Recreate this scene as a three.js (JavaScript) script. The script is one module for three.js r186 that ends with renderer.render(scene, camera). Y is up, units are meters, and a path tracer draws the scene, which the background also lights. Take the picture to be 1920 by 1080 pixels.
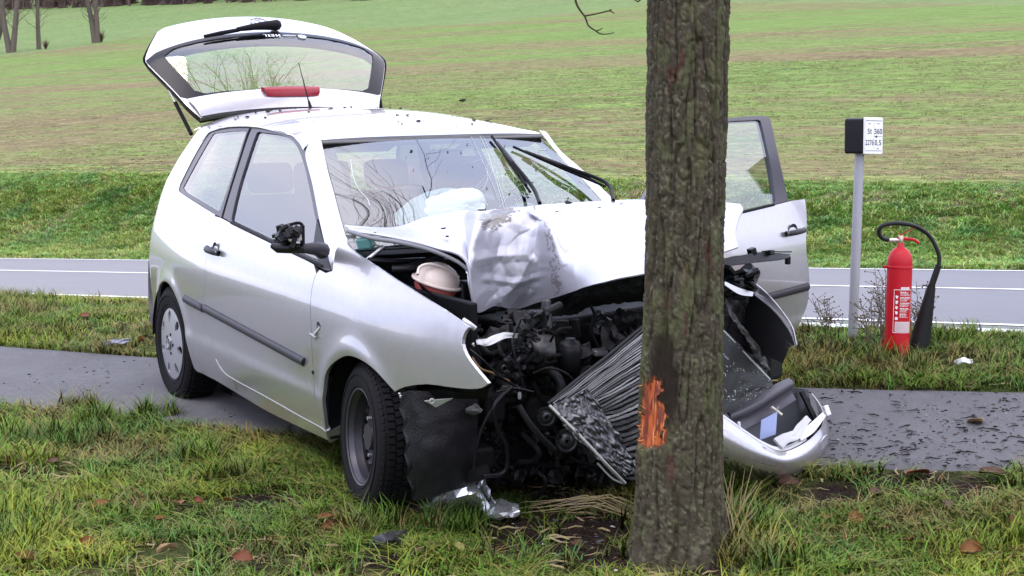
import * as THREE from 'three';
import { mergeGeometries, mergeVertices } from 'three/addons/utils/BufferGeometryUtils.js';
import { RoundedBoxGeometry } from 'three/addons/geometries/RoundedBoxGeometry.js';

// ---------------------------------------------------------------- camera, sky, sun, exposure
const scene = new THREE.Scene();
const FPX = 3400, CX = 960, CY = 540, PITCH = Math.atan(240 / FPX), CAMY = 1.5;
const camera = new THREE.PerspectiveCamera(2 * Math.atan(540 / FPX) * 180 / Math.PI, 1920 / 1080, 0.1, 3000);
camera.position.set(0, CAMY, 0);
camera.rotation.x = -PITCH;
camera.updateMatrixWorld();

const renderer = new THREE.WebGLRenderer({ antialias: true });
renderer.setSize(1024, 576);
renderer.toneMapping = THREE.LinearToneMapping;
renderer.toneMappingExposure = 3.0;
renderer.shadowMap.enabled = true;

// hash noise
const fract = (x) => x - Math.floor(x);
const hash3 = (x, y, z) => { let h = Math.imul(x | 0, 374761393) ^ Math.imul(y | 0, 668265263) ^ Math.imul(z | 0, 2147483647 - 5); h = Math.imul(h ^ (h >>> 13), 1274126177); h = Math.imul(h ^ (h >>> 15), 2246822519); return ((h ^ (h >>> 16)) >>> 0) / 4294967296; };
const sm = (t) => t * t * (3 - 2 * t);
function vn(x, y, z = 0) {
  const X = Math.floor(x), Y = Math.floor(y), Z = Math.floor(z), a = sm(x - X), b = sm(y - Y), c = sm(z - Z);
  const L = (p, q, t) => p + (q - p) * t;
  return L(L(L(hash3(X, Y, Z), hash3(X + 1, Y, Z), a), L(hash3(X, Y + 1, Z), hash3(X + 1, Y + 1, Z), a), b),
    L(L(hash3(X, Y, Z + 1), hash3(X + 1, Y, Z + 1), a), L(hash3(X, Y + 1, Z + 1), hash3(X + 1, Y + 1, Z + 1), a), b), c);
}
function fbm(x, y, z = 0, o = 4) { let s = 0, a = 0.5, n = 0; for (let i = 0; i < o; i++) { s += a * vn(x, y, z); n += a; a *= 0.5; x = x * 2.03 + 17.1; y = y * 2.03 + 5.3; z = z * 2.03 + 9.7; } return s / n; }
function RNG(seed) { let s = seed >>> 0; return () => { s = (s + 0x6D2B79F5) | 0; let t = Math.imul(s ^ (s >>> 15), 1 | s); t = (t + Math.imul(t ^ (t >>> 7), 61 | t)) ^ t; return ((t ^ (t >>> 14)) >>> 0) / 4294967296; }; }
const lerp = (a, b, t) => a + (b - a) * t, clamp = (x, a = 0, b = 1) => Math.min(b, Math.max(a, x));
const sstep = (a, b, x) => sm(clamp((x - a) / (b - a)));

// overcast winter sky: soft blue-grey cloud sheets
{
  const w = 512, h = 256, d = new Float32Array(w * h * 4);
  for (let j = 0; j < h; j++) for (let i = 0; i < w; i++) {
    const el = ((j + 0.5) / h - 0.5) * Math.PI, az = (i + 0.5) / w * 2 * Math.PI, e = Math.max(el, 0);
    const cx = Math.cos(az) * Math.cos(e), cz = Math.sin(az) * Math.cos(e), cy = Math.sin(e) + 0.25;
    const n = fbm(cx / cy * 1.1 + 7, cz / cy * 1.1 + 3, 0.5, 5);
    const t = sstep(0.36, 0.66, n), b = lerp(0.80, 1.12, Math.sin(e));
    const k = (j * w + i) * 4;
    d[k] = b * lerp(0.60, 1.04, t); d[k + 1] = b * lerp(0.68, 1.01, t); d[k + 2] = b * lerp(0.96, 1.12, t); d[k + 3] = 1;
  }
  const sky = new THREE.DataTexture(d, w, h, THREE.RGBAFormat, THREE.FloatType);
  sky.mapping = THREE.EquirectangularReflectionMapping; sky.magFilter = sky.minFilter = THREE.LinearFilter; sky.needsUpdate = true;
  scene.background = sky; scene.environment = sky;
}
const sun = new THREE.DirectionalLight(0xfff3e6, 0.7);
sun.position.set(-9, 26, 6); sun.target.position.set(0, 0, -8);
sun.castShadow = true; sun.shadow.radius = 60; sun.shadow.mapSize.set(2048, 2048);
Object.assign(sun.shadow.camera, { left: -14, right: 14, top: 14, bottom: -14, near: 1, far: 80 });
scene.add(sun, sun.target);
// scene.fog = new THREE.FogExp2(0xd6dbe2, 0.0007);

// ---------------------------------------------------------------- helpers
const V3 = (x, y, z) => new THREE.Vector3(x, y, z);
const v3 = (a) => new THREE.Vector3(a[0], a[1], a[2]);
const lin = (r, g, b) => new THREE.Color().setRGB(r, g, b);
const std = (c, roughness = 0.8, o = {}) => { const m = new THREE.MeshPhysicalMaterial({ roughness, specularIntensity: o.metalness ? 1 : roughness > 0.7 ? 0.2 : 0.45, ...o }); m.color.setRGB(...c); return m; };
const phys = (c, roughness = 0.5, o = {}) => { const m = new THREE.MeshPhysicalMaterial({ roughness, ...o }); m.color.setRGB(...c); return m; };
const used = {};
const numbered = (n) => { const k = used[n] = (used[n] ?? -1) + 1; return k ? n + '_' + String(k).padStart(3, '0') : n; };
function tag(o, label, category, group, kind) { const u = o.userData; if (label) u.label = label; if (category) u.category = category; if (group) u.group = group; if (kind) u.kind = kind; return o; }
function clean(g) { // position + normal + uv (+color) only, non-indexed, so that anything merges with anything
  if (g.index) g = g.toNonIndexed();
  if (!g.attributes.normal) g.computeVertexNormals();
  if (!g.attributes.uv) g.setAttribute('uv', new THREE.BufferAttribute(new Float32Array(g.attributes.position.count * 2), 2));
  for (const k of Object.keys(g.attributes)) if (!['position', 'normal', 'uv', 'color'].includes(k)) g.deleteAttribute(k);
  return g;
}
const merge = (l) => { l = [].concat(l).map(clean); const col = l.some((g) => g.attributes.color); if (col) for (const g of l) if (!g.attributes.color) paintGeo(g, [1, 1, 1]); return l.length > 1 ? mergeGeometries(l) : l[0]; };
function paintGeo(g, c) { const n = g.attributes.position.count, a = new Float32Array(n * 3); for (let i = 0; i < n; i++) a.set(c, i * 3); g.setAttribute('color', new THREE.BufferAttribute(a, 3)); return g; }
function mesh(name, geos, material, parent = scene) {
  const m = new THREE.Mesh(merge(geos), material); m.name = parent === scene ? numbered(name) : name;
  m.castShadow = m.receiveShadow = true; parent.add(m); return m;
}
function thing(name, label, category, pos = [0, 0, 0], group) { const g = new THREE.Group(); g.name = numbered(name); g.position.set(...pos); scene.add(g); return tag(g, label, category, group); }
function part(name, parent) { const g = new THREE.Group(); g.name = name; parent.add(g); return g; }
const box = (w, h, d, x = 0, y = 0, z = 0, rx = 0, ry = 0, rz = 0, r = 0) => { const g = r ? new RoundedBoxGeometry(w, h, d, 2, r) : new THREE.BoxGeometry(w, h, d); g.rotateX(rx); g.rotateY(ry); g.rotateZ(rz); g.translate(x, y, z); return g; };
function tube(pts, r, seg = 24, rad = 6, closed = false) { const c = new THREE.CatmullRomCurve3(pts.map((p) => p.isVector3 ? p : v3(p)), closed, 'centripetal'); return new THREE.TubeGeometry(c, seg, r, rad, closed); }
function bar(a, b, r, r2 = r, n = 8) { const A = v3(a), B = v3(b), l = A.distanceTo(B), g = new THREE.CylinderGeometry(r2, r, l, n); g.translate(0, l / 2, 0); g.applyQuaternion(new THREE.Quaternion().setFromUnitVectors(V3(0, 1, 0), B.clone().sub(A).normalize())); g.translate(A.x, A.y, A.z); return g; }
function lathe(pts, n = 32) { return new THREE.LatheGeometry(pts.map((p) => new THREE.Vector2(p[0], p[1])), n); }
function taperTube(pts, radii, rad = 7) { // limb through points with its own radius at each
  const P = pts.map((p) => p.isVector3 ? p : v3(p)), n = P.length, pos = [], nor = [], uv = [], idx = []; let up = V3(0.31, 0.1, 0.94);
  let len = 0;
  for (let i = 0; i < n; i++) {
    const t = P[Math.min(i + 1, n - 1)].clone().sub(P[Math.max(i - 1, 0)]).normalize(), a = up.clone().sub(t.clone().multiplyScalar(up.dot(t))).normalize(), b = t.clone().cross(a); up = a;
    if (i) len += P[i].distanceTo(P[i - 1]);
    for (let k = 0; k <= rad; k++) { const th = k / rad * 2 * Math.PI, d = a.clone().multiplyScalar(Math.cos(th)).addScaledVector(b, Math.sin(th)); pos.push(P[i].x + d.x * radii[i], P[i].y + d.y * radii[i], P[i].z + d.z * radii[i]); nor.push(d.x, d.y, d.z); uv.push(k / rad, len); }
  }
  for (let i = 0; i < n - 1; i++) for (let k = 0; k < rad; k++) { const a = i * (rad + 1) + k, b = a + rad + 1; idx.push(a, a + 1, b, b, a + 1, b + 1); }
  return geo(pos, idx, nor, uv);
}
function geo(pos, idx, nor, uv) { const g = new THREE.BufferGeometry(); g.setAttribute('position', new THREE.Float32BufferAttribute(pos, 3)); if (uv) g.setAttribute('uv', new THREE.Float32BufferAttribute(uv, 2)); if (idx) g.setIndex(idx); if (nor) g.setAttribute('normal', new THREE.Float32BufferAttribute(nor, 3)); else g.computeVertexNormals(); return g; }
function gridGeo(nu, nv, f) { // f(u, v) -> [x, y, z], smooth normals
  const pos = [], uv = [], idx = [];
  for (let j = 0; j <= nv; j++) for (let i = 0; i <= nu; i++) { const p = f(i / nu, j / nv); pos.push(p[0], p[1], p[2]); uv.push(p[3] ?? i / nu, p[4] ?? j / nv); }
  for (let j = 0; j < nv; j++) for (let i = 0; i < nu; i++) { const a = j * (nu + 1) + i, b = a + nu + 1; idx.push(a, a + 1, b, b, a + 1, b + 1); }
  return geo(pos, idx, null, uv);
}
function shell(g, t) { // give a sheet a thickness: a copy pushed along the normals, and walls along open edges
  g = g.index ? g : mergeVertices(g); const P = g.attributes.position, N = g.attributes.normal, I = g.index.array, n = P.count, pos = [...P.array], nor = [...N.array], uv = g.attributes.uv ? [...g.attributes.uv.array] : new Array(n * 2).fill(0), idx = [...I], E = new Map();
  for (let i = 0; i < n; i++) { pos.push(P.getX(i) - N.getX(i) * t, P.getY(i) - N.getY(i) * t, P.getZ(i) - N.getZ(i) * t); nor.push(-N.getX(i), -N.getY(i), -N.getZ(i)); }
  uv.push(...uv);
  for (let i = 0; i < I.length; i += 3) { idx.push(I[i] + n, I[i + 2] + n, I[i + 1] + n); for (let k = 0; k < 3; k++) { const a = I[i + k], b = I[i + (k + 1) % 3], key = Math.min(a, b) + '_' + Math.max(a, b); E.set(key, E.has(key) ? null : [a, b]); } }
  for (const e of E.values()) if (e) { const [a, b] = e, k = pos.length / 3; const A = [pos[a * 3], pos[a * 3 + 1], pos[a * 3 + 2]], B = [pos[b * 3], pos[b * 3 + 1], pos[b * 3 + 2]], C = [...pos.slice((a + n) * 3, (a + n) * 3 + 3)], D = [...pos.slice((b + n) * 3, (b + n) * 3 + 3)];
    const w = v3(B).sub(v3(A)).cross(v3(C).sub(v3(A))).normalize(); for (const p of [A, B, C, D]) { pos.push(...p); nor.push(w.x, w.y, w.z); uv.push(0, 0); } idx.push(k, k + 1, k + 2, k + 2, k + 1, k + 3); }
  return geo(pos, idx, nor, uv);
}
// Catmull-Rom on plain arrays
function crAt(P, t) { const n = P.length - 1, x = clamp(t, 0, 1) * n, i = Math.min(Math.floor(x), n - 1), f = x - i, g = (k) => k < 0 ? P[0].map((c, j) => 2 * c - P[1][j]) : k > n ? P[n].map((c, j) => 2 * c - P[n - 1][j]) : P[k], a = g(i - 1), b = g(i), c = g(i + 1), d = g(i + 2); return b.map((_, j) => 0.5 * (2 * b[j] + (c[j] - a[j]) * f + (2 * a[j] - 5 * b[j] + 4 * c[j] - d[j]) * f * f + (3 * b[j] - 3 * c[j] + d[j] - a[j]) * f * f * f)); }
const crv = (P, n) => Array.from({ length: n + 1 }, (_, i) => crAt(P, i / n));
function table(xs, ys) { // smooth 1-D interpolation (monotone-ish cubic)
  const n = xs.length, m = []; for (let i = 0; i < n; i++) { const a = Math.max(i - 1, 0), b = Math.min(i + 1, n - 1); m.push((ys[b] - ys[a]) / (xs[b] - xs[a])); }
  return (x) => { if (x <= xs[0]) return ys[0] + m[0] * (x - xs[0]); if (x >= xs[n - 1]) return ys[n - 1] + m[n - 1] * (x - xs[n - 1]); let i = 0; while (x > xs[i + 1]) i++; const h = xs[i + 1] - xs[i], t = (x - xs[i]) / h, t2 = t * t, t3 = t2 * t; return (2 * t3 - 3 * t2 + 1) * ys[i] + (t3 - 2 * t2 + t) * h * m[i] + (-2 * t3 + 3 * t2) * ys[i + 1] + (t3 - t2) * h * m[i + 1]; };
}
function subdivided(contour, holes, res) { // 2-D triangulation with edges no longer than res
  const re = (c) => { const o = []; c.forEach((p, i) => { const q = c[(i + 1) % c.length], l = Math.hypot(q[0] - p[0], q[1] - p[1]), n = Math.max(1, Math.ceil(l / res)); for (let k = 0; k < n; k++) o.push(new THREE.Vector2(lerp(p[0], q[0], k / n), lerp(p[1], q[1], k / n))); }); return o; };
  const area = (c) => { let s = 0; c.forEach((p, i) => { const q = c[(i + 1) % c.length]; s += p.x * q.y - q.x * p.y; }); return s; };
  let C = re(contour); if (area(C) < 0) C.reverse(); const H = holes.map((h) => { const r = re(h); if (area(r) > 0) r.reverse(); return r; });
  let T = THREE.ShapeUtils.triangulateShape(C, H); const P = [...C, ...H.flat()].map((v) => [v.x, v.y]);
  const rings = [C.map((_, i) => i)]; let off = C.length; for (const h of H) { rings.push(h.map((_, i) => i + off)); off += h.length; }
  const L2 = (res * 1.45) ** 2;
  for (let it = 0; it < 12; it++) {
    const mid = new Map(); let any = false;
    const M = (a, b) => { const k = a < b ? a + '_' + b : b + '_' + a; if (!mid.has(k)) { const d = (P[a][0] - P[b][0]) ** 2 + (P[a][1] - P[b][1]) ** 2; if (d > L2) { P.push([(P[a][0] + P[b][0]) / 2, (P[a][1] + P[b][1]) / 2]); mid.set(k, P.length - 1); any = true; } else mid.set(k, -1); } return mid.get(k); };
    const N = [];
    for (const [a, b, c] of T) {
      const e = [M(a, b), M(b, c), M(c, a)], v = [a, b, c], n = e.filter((x) => x >= 0).length;
      if (!n) N.push([a, b, c]);
      else if (n === 3) N.push([a, e[0], e[2]], [e[0], b, e[1]], [e[2], e[1], c], [e[0], e[1], e[2]]);
      else if (n === 1) { const k = e.findIndex((x) => x >= 0), A = v[k], B = v[(k + 1) % 3], Cc = v[(k + 2) % 3]; N.push([A, e[k], Cc], [e[k], B, Cc]); }
      else { const k = e.findIndex((x) => x < 0), A = v[k], B = v[(k + 1) % 3], Cc = v[(k + 2) % 3], eb = e[(k + 1) % 3], ec = e[(k + 2) % 3]; N.push([Cc, ec, eb], [A, B, eb], [A, eb, ec]); }
    }
    T = N; if (!any) break;
  }
  return { P, T, rings };
}
// a body panel: a flat outline (and holes) laid on the surface f(a, b) -> [x, y, z], with an inward flange
function panel(outline, f, { holes = [], res = 0.035, flange = 0.014, flip = false } = {}) {
  const { P, T, rings } = subdivided(outline, holes, res), pos = [], nor = [], uv = [], idx = [], h = 0.003;
  const N = P.map(([a, b]) => { const p = v3(f(a, b)), u = v3(f(a + h, b)).sub(p), v = v3(f(a, b + h)).sub(p), n = u.cross(v).normalize(); if (flip) n.negate(); pos.push(p.x, p.y, p.z); nor.push(n.x, n.y, n.z); uv.push(a, b); return n; });
  for (const t of T) flip ? idx.push(t[0], t[2], t[1]) : idx.push(...t);
  if (flange) for (const r of rings) r.forEach((a, i) => { const b = r[(i + 1) % r.length], A = V3(...pos.slice(a * 3, a * 3 + 3)), B = V3(...pos.slice(b * 3, b * 3 + 3)), C = A.clone().addScaledVector(N[a], -flange), D = B.clone().addScaledVector(N[b], -flange), w = B.clone().sub(A).cross(C.clone().sub(A)).normalize(), k = pos.length / 3; for (const p of [A, B, C, D]) { pos.push(p.x, p.y, p.z); nor.push(w.x, w.y, w.z); uv.push(0, 0); } idx.push(k, k + 1, k + 2, k + 2, k + 1, k + 3); });
  return geo(pos, idx, nor, uv);
}
function net(rows, nu, nv, f) { // rows of control points, bicubic
  return gridGeo(nu, nv, (u, v) => { const p = crAt(rows.map((r) => crAt(r, u)), v); return f ? f(p, u, v) : p; });
}
// a computed texture; f(u, v) -> [r, g, b] in 0..1 sRGB
function tex(w, h, f, srgb = true) { const d = new Uint8Array(w * h * 4); for (let j = 0; j < h; j++) for (let i = 0; i < w; i++) { const c = f(i / w, j / h), k = (j * w + i) * 4; d[k] = clamp(c[0]) * 255; d[k + 1] = clamp(c[1]) * 255; d[k + 2] = clamp(c[2]) * 255; d[k + 3] = 255; } const t = new THREE.DataTexture(d, w, h); t.wrapS = t.wrapT = THREE.RepeatWrapping; t.magFilter = THREE.LinearFilter; t.minFilter = THREE.LinearMipmapLinearFilter; t.generateMipmaps = true; if (srgb) t.colorSpace = THREE.SRGBColorSpace; t.needsUpdate = true; return t; }
const wrapfbm = (u, v, s, o = 4, z = 0) => { const a = fbm(u * s, v * s, z, o), b = fbm(u * s - s, v * s, z, o), c = fbm(u * s, v * s - s, z, o), d = fbm(u * s - s, v * s - s, z, o); return lerp(lerp(a, b, u), lerp(c, d, u), v); };
const l2s = (c) => c <= 0.0031308 ? c * 12.92 : 1.055 * Math.pow(c, 1 / 2.4) - 0.055;
const mixc = (a, b, t) => [lerp(a[0], b[0], t), lerp(a[1], b[1], t), lerp(a[2], b[2], t)];
const S3 = (c) => [l2s(c[0]), l2s(c[1]), l2s(c[2])];

// photograph pixel -> direction in the world
const cth = Math.cos(PITCH), sth = Math.sin(PITCH);
const ray = (u, v) => { const x = (u - CX) / FPX, y = (CY - v) / FPX; return V3(x, y * cth - sth, -cth - y * sth); };
// ================================================================ terrain
// near ground: the plane the wheels stand on; road: a plane of its own; bank and field rise behind it
const pnY = (x, z) => 0.1631 - (0.00087 * (x - 0.1419) + 0.06836 * (z + 7.3585)) / 0.99766;
const R0 = V3(0, CAMY, 0).addScaledVector(ray(960, 582), 11.8 / -ray(960, 582).z);
const RD = (() => { const d = ray(-3270, 445); const l = Math.hypot(d.x, d.z); return { x: d.x / l, z: d.z / l, y: d.y / l }; })();
const RN = { x: -RD.z, z: RD.x };               // plan normal of the road, pointing away from the camera
const toSQ = (x, z) => [(x - R0.x) * RD.x + (z - R0.z) * RD.z, (x - R0.x) * RN.x + (z - R0.z) * RN.z];
const fromSQ = (s, q) => [R0.x + RD.x * s + RN.x * q, R0.z + RD.z * s + RN.z * q];
const CROSS = -0.018;
const roadY = (s, q) => R0.y + RD.y * s + CROSS * q;
const rayPlaneRoadQ = (u, v) => { const d = ray(u, v); let lo = 5, hi = 200; const f = (t) => { const [s, q] = toSQ(d.x * t, d.z * t); return CAMY + d.y * t - roadY(s, q); }; for (let i = 0; i < 60; i++) { const m = (lo + hi) / 2; f(m) > 0 ? lo = m : hi = m; } return toSQ(d.x * lo, d.z * lo)[1]; };
const ROADW = rayPlaneRoadQ(960, 497.5), ROADC = rayPlaneRoadQ(135, 510.5);
const BANK = 4.0, FSLOPE = 0.112;
// height of the bank's upper edge above the road, read at two places of its upper edge
const [bk0, bk1] = [[150, 326], [1800, 346]].map(([u, v]) => { const d = ray(u, v), k = (ROADW + 0.3 + BANK - (0 - R0.x) * RN.x - (0 - R0.z) * RN.z) / (d.x * RN.x + d.z * RN.z), [s] = toSQ(d.x * k, d.z * k); return [s, CAMY + d.y * k - roadY(s, ROADW + 0.3)]; });
const bankH = (s) => { const t = (s - bk1[0]) / (bk0[0] - bk1[0]); return lerp(bk1[1], bk0[1], t < 1 ? Math.max(t, -0.6) : 1 + 0.4 * (1 - Math.exp(-(t - 1) / 0.4))); };
console.log('bank heights', bk0, bk1);
function H0(x, z) {
  const [s, q] = toSQ(x, z);
  if (q <= 0) { const w = sstep(-3.6, -0.1, q); return lerp(pnY(x, z), roadY(s, q), w); }
  if (q <= ROADW + 0.3) return roadY(s, q);
  const e = q - ROADW - 0.3, b = roadY(s, ROADW + 0.3), k = clamp(e / BANK);
  const sl = RD.y * (s / (1 + Math.abs(s) / 160)) - RD.y * s;
  let y = b + bankH(s) * (k * k * (1.5 - 0.5 * k)) + Math.max(0, e - BANK) * FSLOPE + sl * sstep(0, 30, e) + 0.00022 * Math.max(0, s - 20) * Math.max(0, e - 10);
  if (e > BANK) y += (fbm(x * 0.02 + 3, z * 0.02, 0, 2) - 0.5) * 1.2 * sstep(0, 40, e - BANK);
  return y;
}
// footpath: between two lines taken from its grass edges
let ROUGH = false;
function gpx(u, v, hf = H0) { const d = ray(u, v); let t = 3, p = 3; for (; t < 900; t *= 1.012) { if (CAMY + d.y * t < hf(d.x * t, d.z * t)) break; p = t; } let lo = p, hi = t; for (let i = 0; i < 40; i++) { const m = (lo + hi) / 2; CAMY + d.y * m < hf(d.x * m, d.z * m) ? hi = m : lo = m; } return V3(d.x * lo, CAMY + d.y * lo, d.z * lo); }
const PT = [gpx(60, 652), gpx(1860, 733)], PB = [gpx(60, 769), gpx(1860, 880)];
const lineSD = (a, b, x, z) => { const dx = b.x - a.x, dz = b.z - a.z, l = Math.hypot(dx, dz); return ((x - a.x) * dz - (z - a.z) * dx) / l; }; // + away from the camera
const edgeWob = (x) => 0.05 * (fbm(x * 1.3, 3.1, 0, 3) - 0.5) + 0.07 * (vn(x * 0.5, 7) - 0.5);
function pathIn(x, z) { return Math.min(lineSD(...PB, x, z) - edgeWob(x), -lineSD(...PT, x, z) - edgeWob(x + 40)); } // > 0 on the path
function H(x, z) {
  const h = H0(x, z), [, q] = toSQ(x, z), p = pathIn(x, z);
  const off = sstep(-0.02, 0.12, -p) * sstep(0.02, 0.35, -q);
  if (q < 0) return h + off * ((fbm(x * 2.1, z * 2.1, 0, 3) - 0.45) * 0.055) - 0.03 * sstep(-0.01, 0.05, p) - 0.03 * sstep(-0.3, -0.2, q);
  return h;
}
const onH = (u, v) => gpx(u, v, H);
console.log('road width', ROADW.toFixed(2), 'centre', ROADC.toFixed(2), 'path', [PT, PB].flat().map((p) => p.toArray().map((c) => +c.toFixed(2)).join(',')).join(' | '));
const bankTop = gpx(150, 325); console.log('bank top e', toSQ(bankTop.x, bankTop.z)[1] - ROADW - 0.3, toSQ(...(() => { const p = gpx(1800, 347); return [p.x, p.z]; })())[1] - ROADW - 0.3);

// soil patches: world spots with their radius in metres
const SOIL = [[20, 945, 0.16], [1080, 985, 0.34], [960, 1010, 0.24], [1150, 1040, 0.3], [1240, 1060, 0.3], [1700, 905, 0.17], [1560, 930, 0.14], [1820, 918, 0.16], [480, 945, 0.14], [1040, 925, 0.3], [1180, 960, 0.3], [160, 850, 0.13], [1330, 1075, 0.2], [560, 950, 0.1], [880, 965, 0.17], [800, 960, 0.1], [300, 870, 0.12], [110, 900, 0.1], [700, 1060, 0.14]].map(([u, v, r]) => { const p = gpx(u, v); return [p.x, p.z, r]; });
const soilAt = (x, z) => { let m = 0; for (const [a, b, r] of SOIL) { const d = Math.hypot(x - a, z - b) / r; if (d < 1.75) m = Math.max(m, 1 - sstep(0.45, 1.25, d + 0.9 * (fbm(x * 7, z * 7, 3, 3) - 0.5))); } return m; };

const noiseFine = tex(512, 512, (u, v) => { const a = wrapfbm(u, v, 90, 2), b = wrapfbm(u, v, 14, 4, 5); const k = 0.45 * a + 0.55 * b; return [k, k, k]; }, false);
function sheet(name, s0, s1, q0, q1, ns, nq, fy, fc, material, pow = 1) {
  const pos = [], col = [], idx = [], uv = [];
  for (let j = 0; j <= nq; j++) for (let i = 0; i <= ns; i++) {
    const a = i / ns * 2 - 1, s = lerp(s0, s1, 0.5 + 0.5 * Math.sign(a) * Math.pow(Math.abs(a), pow)), q = lerp(q0, q1, Math.pow(j / nq, pow)), [x, z] = fromSQ(s, q), y = fy(x, z);
    pos.push(x, y, z); uv.push(s, q); if (fc) col.push(...fc(x, z, s, q));
  }
  for (let j = 0; j < nq; j++) for (let i = 0; i < ns; i++) { const a = j * (ns + 1) + i, b = a + ns + 1; idx.push(a, b, a + 1, b, b + 1, a + 1); }
  const g = geo(pos, idx, null, uv); if (fc) g.setAttribute('color', new THREE.Float32BufferAttribute(col, 3));
  const m = new THREE.Mesh(g, material); m.name = numbered(name); m.castShadow = m.receiveShadow = true; scene.add(m); return tag(m, null, null, null, 'structure');
}
const speckle = tex(1024, 1024, (u, v) => { const a = wrapfbm(u, v, 150, 2, 31), b = wrapfbm(u, v, 24, 3, 33), k = clamp(0.86 + 0.75 * (a - 0.5) + 0.5 * (b - 0.5), 0.3, 1); return [k, k, k]; });
const det = (x, y) => { const t = speckle.clone(); t.repeat.set(x, y); t.needsUpdate = true; return t; };
// --- verge on the camera's side
const cSoil = [0.024, 0.0155, 0.012], cThatch = [0.06, 0.06, 0.02], cMoss = [0.06, 0.09, 0.016];
function vergeColor(x, z) {
  const s = soilAt(x, z), n = fbm(x * 5, z * 5, 1, 4), f = fbm(x * 40, z * 40, 2, 2);
  let c = mixc(cThatch, cMoss, sstep(0.4, 0.62, n)); c = mixc(c, [0.11, 0.09, 0.042], sstep(0.55, 0.75, f) * 0.7);
  const sc = mixc(cSoil, [0.05, 0.03, 0.024], sstep(0.35, 0.7, fbm(x * 25, z * 25, 9, 3)));
  return mixc(c, sc, s).map((k) => k * (0.75 + 0.5 * f));
}
{
  const m = new THREE.MeshPhysicalMaterial({ vertexColors: true, roughness: 0.95, specularIntensity: 0.15, map: det(0.9, 0.9), bumpMap: det(0.9, 0.9), bumpScale: 0.03 });
  const yy = (x, z) => H(x, z) + soilAt(x, z) * (0.03 * (fbm(x * 16, z * 16, 4, 4) - 0.45) + 0.015 * (fbm(x * 60, z * 60, 4, 2) - 0.5));
  // rough meadow behind the camera, mirrored in the car's flank
  sheet('meadow', -120, 120, -140, -9.9, 60, 60, (x, z) => pnY(x, z) * 0.4 - 0.25 + 0.4 * (fbm(x * 0.1, z * 0.1, 2, 3) - 0.5) - 0.1, (x, z) => mixc([0.13, 0.17, 0.055], [0.17, 0.17, 0.07], fbm(x * 0.6, z * 0.6, 3, 3)), m);
  const g0 = sheet('verge', -14, 13, -10, -0.1, 560, 340, yy, vergeColor, m);
}
// --- footpath
const bumpy = noiseFine.clone(); bumpy.repeat.set(2.2, 2.2); bumpy.needsUpdate = true;
const asphaltMap = (base, tint, seed) => tex(1024, 1024, (u, v) => { const g = wrapfbm(u, v, 260, 1, seed), c = wrapfbm(u, v, 9, 4, seed + 3), m = wrapfbm(u, v, 40, 3, seed + 7); let k = base * (0.72 + 0.3 * c + 0.32 * (g - 0.5) + 0.25 * (m - 0.5) + 0.14); let o = [k * tint[0], k * tint[1], k * tint[2]]; return S3(o); });
const pathMap = asphaltMap(0.1, [1.0, 0.985, 1.04], 1); pathMap.repeat.set(0.45, 0.45);
const roadMap = asphaltMap(0.09, [1.0, 0.97, 1.1], 21); roadMap.repeat.set(0.28, 0.28);
{
  const dx = PB[1].x - PB[0].x, dz = PB[1].z - PB[0].z, l = Math.hypot(dx, dz), ex = [dx / l, dz / l], tdx = PT[1].x - PT[0].x, tdz = PT[1].z - PT[0].z;
  const pos = [], idx = [], uv = [], nu = 420, nv = 26;
  for (let j = 0; j <= nv; j++) for (let i = 0; i <= nu; i++) {
    const t = lerp(-1.6, 2.6, i / nu), bx = PB[0].x + dx * t, bz = PB[0].z + dz * t, txx = PT[0].x + tdx * t, tz = PT[0].z + tdz * t, k = j / nv; let x = lerp(bx, txx, k), z = lerp(bz, tz, k);
    if (j === 0) z -= 0; const w = j === 0 || j === nv ? 0.05 * (vn(t * 90, j) - 0.5) + 0.03 * (vn(t * 260, j) - 0.5) : 0; z += w;
    pos.push(x, H0(x, z) + 0.006 - (j === 0 || j === nv ? 0.022 : 0) + 0.004 * (fbm(x * 3, z * 3, 8, 2) - 0.5), z); uv.push(x, z);
  }
  for (let j = 0; j < nv; j++) for (let i = 0; i < nu; i++) { const a = j * (nu + 1) + i, b = a + nu + 1; idx.push(a, a + 1, b, b, a + 1, b + 1); }
  const m = std([1, 1, 1], 0.85, { map: pathMap, bumpMap: bumpy, bumpScale: 0.006 });
  const g = new THREE.Mesh(geo(pos, idx, null, uv), m); g.name = 'footpath'; g.receiveShadow = g.castShadow = true; scene.add(g); tag(g, null, null, null, 'structure');
}
// --- road with its painted lines
{
  const b2 = noiseFine.clone(); b2.repeat.set(1.2, 1.2); b2.needsUpdate = true;
  const rm = std([1, 1, 1], 0.5, { map: roadMap, bumpMap: b2, bumpScale: 0.004 });
  sheet('road', -60, 130, -0.28, ROADW + 0.3, 160, 30, (x, z) => { const [s, q] = toSQ(x, z); return roadY(s, q) + 0.006; }, null, rm);
  const wear = tex(512, 64, (u, v) => { const n = wrapfbm(u, v, 60, 3, 4), k = n > 0.68 ? 0.42 : 0.78 + 0.1 * (n - 0.5); return [k, k, k].map(l2s); }); wear.repeat.set(0.5, 4);
  const pm = std([1, 1, 1], 0.55, { map: wear });
  const line = (q, w) => sheet('painted_line', -60, 130, q - w / 2, q + w / 2, 120, 1, (x, z) => { const [s, qq] = toSQ(x, z); return roadY(s, qq) + 0.0105; }, null, pm);
  line(0, 0.11); line(ROADW, 0.12); line(ROADC, 0.12);
  // broken edge of the tarmac and gravelly shoulder
}
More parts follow.
